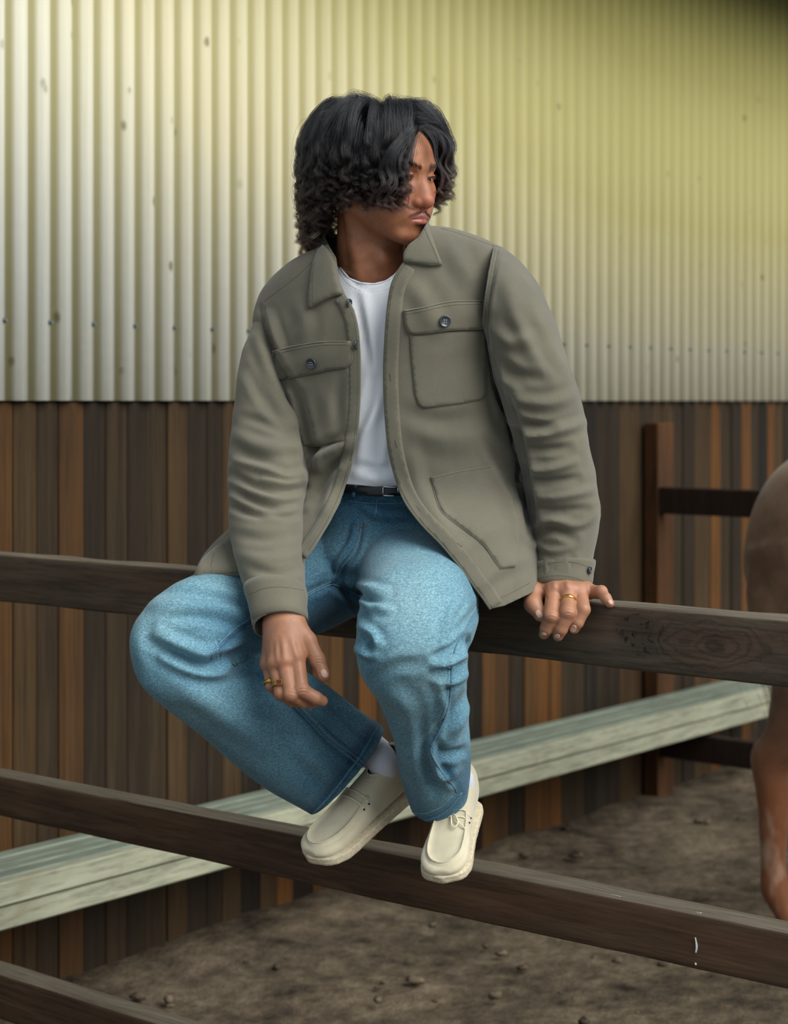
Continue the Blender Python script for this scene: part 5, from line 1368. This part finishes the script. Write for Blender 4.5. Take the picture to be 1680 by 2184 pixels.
def sock(T, shin, ankle, name='sock'):
    pts = [T([(-.085,.0,.030)])[0], T([(-.090,.003,.075)])[0], T([(-.088,.003,.115)])[0], np.array(ankle), np.array(shin)]
    V, Fs = tube(pts, [.022,.0255,.027,.032,.038], n=28, k=6)
    V = V + vnormals(V, np.array([f for f in Fs if len(f) == 4]))*(.0008*sn(V, 90, 2, 2))[:,None]
    return part(name, (V, Fs), M_sock, person), bvh(V, Fs)
skR, tsR = sock(TR, P(730,1560,3.20), P(790,1600,3.24)); skL, tsL = sock(TL, P(925,1560,3.06), P(955,1660,3.14))
for x, y in ((817,1562),(815,1568)):
    h = cast(tsR, x, y)
    if h: V, Fs = ellipsoid(h[0], (.0012,.0006,.0012), seg=8, rings=6); part('sock_eyelet', (V, Fs), M_lining, skR)
# ------------------------------------------------------------------ hair
def m_hair(name, c0, c1, rough=0.28):
    t = NT(name); hi = t.n('ShaderNodeHairInfo'); nd = t.n('ShaderNodeBsdfHairPrincipled'); nd.parametrization = 'COLOR'
    col = t.mix(t.ramp(hi.outputs['Intercept'], [(0.45,(0,0,0)), (1.0,(1,1,1))]), c0, c1)
    t.l(col, nd.inputs['Color']); nd.inputs['Roughness'].default_value = rough; nd.inputs['Radial Roughness'].default_value = 0.35; nd.inputs['Random Roughness'].default_value = 0.2 if 'Random Roughness' in nd.inputs else 0
    out = [n for n in t.t.nodes if n.type == 'OUTPUT_MATERIAL'][0]; t.l(nd.outputs[0], out.inputs[0]); return t.m
M_hair = m_hair('black_wavy_hair', (0.0015,0.0018,0.0026), (0.011,0.0055,0.0036), 0.24)
M_brow = m_hair('dark_facial_hair', (0.006,0.004,0.003), (0.010,0.007,0.005), 0.4)
M_scalp = simple('dark_scalp', srgb(18,15,14), 0.9, spec=0.05)
def hair_object(name, strands, radii, mat, parent, label=None, kind='stuff'):
    """strands: (n, k, 3) world points"""
    n, k, _ = strands.shape; hc = bpy.data.hair_curves.new(name); hc.add_curves([k]*n)
    hc.points.foreach_set('position', np.ascontiguousarray(strands, np.float32).ravel())
    a = hc.attributes.get('radius') or hc.attributes.new('radius', 'FLOAT', 'POINT'); a.data.foreach_set('value', np.ascontiguousarray(radii, np.float32).ravel())
    hc.materials.append(mat); o = bpy.data.objects.new(name, hc); COL.objects.link(o); o.parent = parent
    off = Vector((0,0,0)); p = parent
    while p is not None: off += Vector(p.location); p = p.parent
    o.location = -off
    if label: o['label'] = label
    o['kind'] = kind; return o
RS = np.random.RandomState(21)
CC = np.array(mm(0,-8,42)); CR_ = np.array(mm(75,95,83))
def hairline(phi):      # lowest root height (m, head space) by azimuth, 0 = front
    a = np.abs(np.degrees(phi)); return np.interp(a, [0,25,45,70,95,120,180], [.092,.090,.074,.040,.012,-.020,-.035])
def env(phi, top):
    """outer hair envelope radius by azimuth (side +x is the near side)"""
    d = np.degrees(phi); return np.interp(d, [-180,-140,-100,-60,-35,-20,0,20,35,60,90,120,150,180], [.145,.132,.118,.118,.128,.112,.108,.110,.116,.112,.112,.124,.146,.145])
def zend(phi):
    d = np.degrees(phi); return np.interp(d, [-180,-130,-90,-50,-25,0,25,45,80,105,118,140,180], [-.122,-.10,-.035,-.024,-.020,-.01,-.038,-.044,-.036,-.042,-.090,-.126,-.126])
def lock_path(phi0, th0, vol, K, r):
    t = np.linspace(0, 1, K); sg = 1 if phi0 > 0 else -1
    a0 = abs(phi0); lim = math.radians(15 if sg > 0 else 31) + r.rand()*math.radians(18)
    phe = max(a0, lim + 0.35*a0) if a0 < math.radians(75) else a0 + r.normal()*0.06
    phi = sg*(a0 + (phe-a0)*np.clip(t/0.45, 0, 1)**0.8)
    ze = zend(sg*phe) + r.normal()*0.013 + (1-vol)*0.012
    Renv = env(phi, 0)*(0.80+0.20*vol)
    thq = math.radians(88); tu = 0.55 if th0 < 0.8 else 0.42
    th = th0 + (thq-th0)*np.clip(t/tu, 0, 1)
    lift = np.clip(t/0.14, 0, 1)**0.7
    # scalp point and envelope point in the same direction
    S = np.stack([CR_[0]*np.sin(th)*np.sin(phi), CR_[1]*np.sin(th)*np.cos(phi), CR_[2]*np.cos(th)], 1) + CC
    htop = .083 + .036*(0.35+0.65*vol)
    E = np.stack([Renv*np.sin(th)**0.85*np.sin(phi), Renv*np.sin(th)**0.85*np.cos(phi)-.006, htop*np.cos(th)+.040], 1)
    Pp = S + (E-S)*lift[:,None]
    # hanging part
    q = np.clip((t-tu)/(1-tu), 0, 1); base = Pp.copy(); zq = .040+.003
    down = q*(zq-ze); Pp[:,2] = np.where(q > 0, zq - down, Pp[:,2])
    pull = 1 - 0.13*q**1.6*(1 if abs(math.degrees(phe)) > 105 else 0.55)
    Pp[:,0] *= pull; Pp[:,1] = Pp[:,1]*pull
    return Pp, t
def frame(Pp):
    T = np.gradient(Pp, axis=0); T /= np.linalg.norm(T, axis=1)[:,None]+1e-9; O = Pp*np.array([1,1,.3]); O -= T*(O*T).sum(1)[:,None]; O /= np.linalg.norm(O, axis=1)[:,None]+1e-9
    return T, O, np.cross(T, O)
K = 30; ALL = []; RAD = []
nl = 0
while nl < 400:
    u = RS.rand(); th0 = math.acos(1-u*(1-math.cos(math.radians(112)))); phi0 = RS.uniform(-math.pi, math.pi)
    z = CC[2]+CR_[2]*math.cos(th0)
    if z < hairline(phi0): continue
    if abs(phi0) < .04: phi0 = .04*np.sign(phi0+1e-6)
    vol = float(np.clip(1.15-th0/1.9 + RS.normal()*.12, .1, 1.05))
    Pp, t = lock_path(phi0, th0, vol, K, RS); T, O, B = frame(Pp)
    L = np.concatenate([[0], np.cumsum(np.linalg.norm(np.diff(Pp, axis=0), axis=1))])
    wl = RS.uniform(.055, .110); ph = RS.rand()*6.28; amp = RS.uniform(.005, .012)*np.clip((t-.28)/.5, 0, 1)**1.1; hand = RS.choice((-1, 1))
    ang = 2*np.pi*L/wl*(.5+1.1*t)+ph
    curl = O*(np.cos(ang)*amp)[:,None] + B*(np.sin(ang)*amp*hand*.8)[:,None]
    # the tips turn up into a hook
    tip = np.clip((t-.82)/.18, 0, 1)**2; curl += O*(tip*RS.uniform(-.004,.010))[:,None] + B*(tip*RS.uniform(-.012,.012))[:,None]; hookz = tip*RS.uniform(0,.010)
    ns = int(RS.randint(30, 46)); sp = RS.uniform(.0035, .0060)
    ro = RS.normal(size=(ns, 2))*sp*.8; wid = (1.05 - .72*t**.8)
    for i in range(ns):
        e = ro[i]; j = RS.normal(size=3)*.0012
        q = Pp + curl*(1+RS.normal()*.12) + O*(e[0]*wid)[:,None] + B*(e[1]*wid*1.25)[:,None] + j
        wv = RS.normal(size=3)*.0011; q = q + np.sin(L[:,None]*RS.uniform(30,60)+RS.rand()*6)*wv*t[:,None]
        q[:,2] += hookz
        if RS.rand() < .22:
            kk = RS.uniform(.75, .97); q = np.stack([np.interp(np.linspace(0, kk, K), t, q[:,c]) for c in range(3)], 1)
        ALL.append(q); RAD.append(.000160*(1-.45*t**3))
    nl += 1
# loose single hairs
for i in range(520):
    u = RS.rand(); th0 = math.acos(1-u*(1-math.cos(math.radians(95)))); phi0 = RS.uniform(-math.pi, math.pi)
    if CC[2]+CR_[2]*math.cos(th0) < hairline(phi0): continue
    Pp, t = lock_path(phi0, th0, 1.15, K, RS); T, O, B = frame(Pp); L = np.linspace(0, .3, K)
    a = RS.uniform(.004,.014); q = Pp + O*((RS.uniform(0,.016)*t**.7 + a*.7*np.sin(L*RS.uniform(50,150)+RS.rand()*6))*t)[:,None] + B*(a*np.sin(L*RS.uniform(50,150)+RS.rand()*6)*t)[:,None]
    kk = RS.uniform(.25, .9); q = np.stack([np.interp(np.linspace(0, kk, K), t, q[:,c]) for c in range(3)], 1)
    ALL.append(q); RAD.append(np.full(K, .00006))
ALL = np.array(ALL)
# the loose curls that frame the face
_ht = bvh(hV, hF)
for pts, n_, sp_, dd in (([(893,274),(868,308),(857,342),(867,374),(852,402),(836,424),(842,438),(858,445),(869,436),(871,418),(862,402)], 22, .0016, .020),
        ([(890,274),(864,312),(852,350),(860,376),(868,394),(858,404)], 26, .0024, .030), ([(882,276),(850,318),(838,358),(844,392),(826,418),(820,436),(836,443)], 30, .0026, .036),
        ([(878,276),(846,312),(826,352),(834,386),(812,410),(806,432),(818,438)], 34, .0034, .042), ([(896,273),(880,300),(866,330),(858,352)], 18, .0018, .018),
        ([(872,276),(836,316),(812,356),(818,392),(796,416),(790,434)], 34, .0036, .046),
        ([(905,268),(935,285),(948,318),(938,350),(955,378),(962,402),(946,414),(934,402)], 22, .0022, 0), ([(902,266),(942,282),(962,315),(950,350),(968,376),(966,392)], 16, .0018, 0), ([(900,268),(926,300),(930,340),(944,372),(938,404),(926,410)], 28, .0026, 0)):
    q = np.array(catmull(pts, 6)); q = resample(q, np.linalg.norm(np.diff(q, axis=0), axis=1).sum()/29.0)[:30]; W3 = []; last = None
    for x, y in q:
        h = cast(_ht, x, y) if dd else None
        d_ = (h[0].y - dd) if h else (last if last else (3.10 if not dd else 3.08)); d_ = d_ if last is None else last*.6+d_*.4; last = d_; W3.append(np.array(P(x, y, d_)))
    W3 = np.array(W3)
    if len(W3) < 30: W3 = np.vstack([W3, np.repeat(W3[-1:], 30-len(W3), 0)])
    Lh = w2h(W3); t = np.linspace(0, 1, 30)
    for i in range(n_):
        o_ = RS.normal(size=3)*sp_; ALL = np.concatenate([ALL, (Lh + o_*(1-.6*t)[:,None] + RS.normal(size=3)*.0008*np.sin(t*RS.uniform(5,11))[:,None])[None]]); RAD.append(.00013*(1-.5*t**3))
# keep strands outside the head and off the forehead skin
flat = ALL.reshape(-1,3); e = (flat-CC)/(CR_*1.015); nr = np.linalg.norm(e, axis=1); ins = nr < 1; flat[ins] = CC + (flat[ins]-CC)/nr[ins][:,None]; ALL = flat.reshape(ALL.shape)
hair = hair_object('hair', h2w(ALL.reshape(-1,3)).reshape(ALL.shape), np.array(RAD), M_hair, person, 'black wavy chin-length hair parted in the middle')
# scalp under it
V, Fs = ellipsoid(CC, CR_*1.008, seg=64, rings=48); ph = np.arctan2(V[:,0], V[:,1]); s = V[:,2]-hairline(ph)
tri = np.array([t_ for f in Fs for t_ in ((f[0],f[1],f[2]), (f[0],f[2],f[3]))]); V, tri = clip_mesh(V, tri, s)
obj('hair_roots', mesh_from('hair_roots', h2w(V), tri, True, [M_scalp]), person)
# brows, lashes, moustache grow on the face
htree = BVHTree.FromPolygons([tuple(v) for v in hL], [tuple(int(i) for i in f) for f in hF])
def face_pt(x, z):
    h = htree.ray_cast(Vector((x, .2, z)), Vector((0,-1,0)))
    return (np.array(h[0]), np.array(h[1]) if h[1].y > 0 else -np.array(h[1])) if h[0] is not None else (None, None)
def tufts(name, gen, n, length, r0, seed, parent=body):
    R = np.random.RandomState(seed); out = []; rr = []; k = 5
    for i in range(n):
        x, z, d = gen(R); p, nrm = face_pt(x, z)
        if p is None: continue
        l = length*R.uniform(.6, 1.1); d = np.array(d, float)+R.normal(size=3)*.18; d -= nrm*(d@nrm); d /= np.linalg.norm(d)
        t = np.linspace(0, 1, k)[:,None]; out.append(p - nrm*.0004 + d*t*l + nrm*(.0016*np.sin(t*2.2))); rr.append(r0*(1-.7*t[:,0]))
    A = np.array(out); return hair_object(name, h2w(A.reshape(-1,3)).reshape(A.shape), np.array(rr), M_brow, parent)
for sx in (1, -1):
    def gb(R, sx=sx):
        u = R.rand(); x = sx*(.010+.038*u); z = .0275+.0065*math.sin(u*2.1) + R.normal()*.0022*(1.1-.5*u); return x, z, (sx*(.4+u), 0, .9-1.1*u)
    tufts('eyebrow', gb, 420, .0080, .00013, 5+sx)
    def gl(R, sx=sx):
        u = R.rand(); x = sx*(.0205+.0215*u); return x, .0145+.0022*math.sin(u*3.1), (sx*.3*(u-.3), .9, -.2)
    tufts('eyelashes', gl, 60, .006, .00010, 9+sx)
def gm(R):
    u = R.uniform(-1, 1); x = .027*u; z = -.0435-.0085*abs(u)**1.4+R.normal()*.0016
    if abs(u) < .12 and R.rand() < .8: x += .005*np.sign(u)
    return x, z, (np.sign(u)*.9, .1, -.7)
tufts('moustache', gm, 460, .0060, .00010, 14)
def gc(R): return R.normal()*.010, -.098+R.normal()*.004, (0,.3,-1)
# ------------------------------------------------------------------ horse, standing with its rump to the left, head away to the right and towards us
M_horse = None
def m_horse():
    t = NT('chestnut_coat'); v = t.coord(); n = t.noise(v, 6.0, 5, 0.65); f = t.noise(v, 160, 3); mud = t.attr('lower')
    col = t.ramp(n, [(0.3, srgb(84,60,44)), (0.7, srgb(132,104,80))])
    col = t.mix(t.math('MULTIPLY', mud, 0.8), col, srgb(126,72,38))
    pale = t.ramp(t.noise(t.coord((1,1,.45)), 9, 3), [(0.5,(0,0,0)), (0.62,(1,1,1))])
    col = t.mix(t.math('MULTIPLY', t.math('MULTIPLY', pale, t.attr('sock')), 0.75), col, srgb(176,150,128))
    col = t.mix(0.25, col, t.ramp(f, [(0.3,(.6,.6,.6)), (0.7,(1.2,1.2,1.2))]), 'MULTIPLY')
    return t.fin(col, 0.55, t.bump(f, 0.3, 0.002), spec=0.2, sheen=0.2)
M_horse = m_horse(); M_hoof = simple('dark_hoof', srgb(52,44,38), 0.6); M_mane = m_hair('dark_mane', (0.03,0.02,0.014), (0.05,0.03,0.02), 0.4)
HO = Vector((1.345, 5.32, 0)); HA = math.radians(-33)      # horse space: +x towards the head, y across, z up
Rh = np.array(Matrix.Rotation(HA, 3, 'Z'))
hw = lambda a: np.asarray(a, float)@Rh.T + np.array(HO)
def sec(x, y, z, w, h, tx=0.0):       # ring across the body: half width w, half height h, tilt tx
    return (np.array([x,y,z]), np.array([0,w,0]), np.array([math.sin(tx)*h,0,math.cos(tx)*h]))
body_secs = [sec(-.30,0,1.20,.06,.10,.3), sec(-.27,0,1.19,.16,.19,.2), sec(-.16,0,1.19,.235,.255,.1), sec(.02,0,1.20,.27,.29), sec(.22,0,1.17,.27,.30), sec(.50,0,1.12,.285,.31), sec(.80,0,1.10,.27,.32), sec(1.02,0,1.12,.235,.33,-.1), sec(1.20,0,1.15,.17,.28,-.3), sec(1.30,0,1.18,.10,.20,-.5)]
neck_secs = [sec(1.05,0,1.26,.13,.26,-.7), sec(1.25,0,1.42,.095,.20,-.8), sec(1.42,0,1.60,.075,.15,-.85), sec(1.55,0,1.72,.065,.12,-.9)]
head_secs = [sec(1.50,0,1.78,.06,.08,-.5), sec(1.60,0,1.74,.085,.125,-.5), sec(1.72,0,1.64,.08,.11,-.6), sec(1.86,0,1.50,.055,.08,-.7), sec(1.95,0,1.41,.05,.062,-.7), sec(1.99,0,1.37,.04,.045,-.7)]
def limb(pts):   # (x, y, z, half length fore-aft, half width)
    P3 = [np.array(p[:3]) for p in pts]; out = []
    for i, p in enumerate(pts):
        t = P3[min(i+1,len(P3)-1)]-P3[max(i-1,0)]; t /= np.linalg.norm(t); U = np.cross(t, np.array([0,1.,0])); U /= np.linalg.norm(U)
        out.append((P3[i], U*p[3], np.cross(U, t)*p[4]))
    return out
def hind(sy, dx=0): return limb([(-.06+dx,sy*.12,1.18,.24,.14), (-.03+dx,sy*.14,1.02,.215,.125), (-.03+dx,sy*.15,.88,.185,.10), (-.085+dx,sy*.15,.76,.125,.075), (-.150+dx,sy*.15,.61,.074,.055), (-.205+dx,sy*.15,.53,.064,.048), (-.200+dx,sy*.15,.46,.050,.042), (-.195+dx,sy*.15,.38,.043,.038), (-.195+dx,sy*.15,.25,.038,.034), (-.190+dx,sy*.15,.165,.047,.042), (-.160+dx,sy*.15,.10,.037,.036), (-.135+dx,sy*.15,.06,.043,.044)])
def fore(sy, dx=0): return limb([(1.00+dx,sy*.11,1.05,.13,.10), (1.00+dx,sy*.14,.85,.095,.075), (1.01+dx,sy*.14,.62,.060,.055), (1.01+dx,sy*.14,.48,.046,.044), (1.01+dx,sy*.14,.43,.048,.046), (1.00+dx,sy*.14,.33,.032,.030), (1.00+dx,sy*.14,.22,.031,.029), (1.00+dx,sy*.14,.16,.040,.038), (1.03+dx,sy*.14,.10,.033,.034), (1.05+dx,sy*.14,.06,.042,.044)])
hp_ = [loft(body_secs, 5, 32), loft(neck_secs, 4, 24), loft(head_secs, 4, 24)] + [loft(q, 4, 20) for q in (hind(1,.22), hind(-1), fore(1), fore(-1,-.08))]
for sy in (1,-1):
    hp_.append(ellipsoid((-.235+(.22 if sy > 0 else 0),sy*.15,.555), (.030,.030,.045)))      # point of the hock
    hp_.append(ellipsoid((-.13,sy*.15,1.02), (.15,.09,.20)))
    hp_.append(loft([sec(1.53,sy*.05,1.82,.020,.010), sec(1.535,sy*.055,1.88,.025,.022), sec(1.55,sy*.06,1.95,.008,.006)], 4, 12))
oV, oF = fuse(hp_, .012, 9)
oV = oV + vnormals(oV, oF)*(.004*sn(oV, 9, 4, 2))[:,None]
low = np.clip((.75-oV[:,2])/.35, 0, 1); sck = np.clip((.46-oV[:,2])/.12, 0, 1)
horse = empty('horse', HO); tag(horse, 'brown horse behind the fence at the right edge, rump and hind leg in view', 'horse')
me = mesh_from('horse_body', hw(oV), oF, True, [M_horse]); point_attr(me, 'lower', low); point_attr(me, 'sock', sck)
obj('body', me, horse)
for q in (hind(1,.22), hind(-1), fore(1), fore(-1,-.08)):
    c = q[-1][0]; V = []; n = 20
    for z, g, dx in ((.075,.046,0), (.06,.050,.006), (.03,.058,.018), (.0,.064,.028)):
        for i in range(n): a = 2*math.pi*i/n; V.append((c[0]+dx+g*math.cos(a), c[1]+g*.92*math.sin(a), z))
    Fs = [(k*n+i, k*n+(i+1)%n, (k+1)*n+(i+1)%n, (k+1)*n+i) for k in range(3) for i in range(n)]+[tuple(range(n)), tuple(3*n+i for i in range(n-1,-1,-1))]
    obj('hoof', mesh_from('hoof', hw(V), [tuple(f)[::-1] for f in Fs], True, [M_hoof]), horse)
RT = np.random.RandomState(5); tl = []; tr_ = []; k = 16
for i in range(1400):
    t = np.linspace(0, 1, k)[:,None]; o = RT.normal(size=2)*.022; o2 = RT.normal(size=2)*.045; L_ = RT.uniform(.6,.85)
    p = np.array([-.24, .10, 1.27]) + np.array([-.01,.05,0])*np.sin(t*2.4)*1.0 + np.array([.0,0,-1])*t*L_ + np.column_stack([np.sin(t[:,0]*np.pi)*(o2[0])+o[0]*(1-t[:,0]), np.sin(t[:,0]*np.pi)*o2[1]+o[1]*(1-t[:,0]), 0*t[:,0]])
    tl.append(p); tr_.append(.0006*(1-.6*t[:,0]))
A = np.array(tl); hair_object('tail', hw(A.reshape(-1,3)).reshape(A.shape), np.array(tr_), M_mane, horse)
tl = []; tr_ = []
for i in range(1500):
    u = RT.rand(); b = np.array([1.02+.50*u, 0, 1.50+.36*u+.0*u]) ; t = np.linspace(0, 1, 10)[:,None]; L_ = RT.uniform(.16,.26)
    p = b + np.array([-.02,0,.02])*t + np.column_stack([0*t[:,0], -.10*np.sin(t[:,0]*1.5)-.02*RT.rand(), .03*np.sin(t[:,0]*2)-L_*t[:,0]**1.5]); tl.append(p + RT.normal(size=3)*.006); tr_.append(np.full(10, .0005))
A = np.array(tl); hair_object('mane', hw(A.reshape(-1,3)).reshape(A.shape), np.array(tr_), M_mane, horse)
for sy in (1,-1):
    V, Fs = ellipsoid((1.655, sy*.078, 1.715), (.022,.014,.018), seg=14, rings=10); obj('eye', mesh_from('horse_eye', hw(V), Fs, True, [M_iris]), horse)
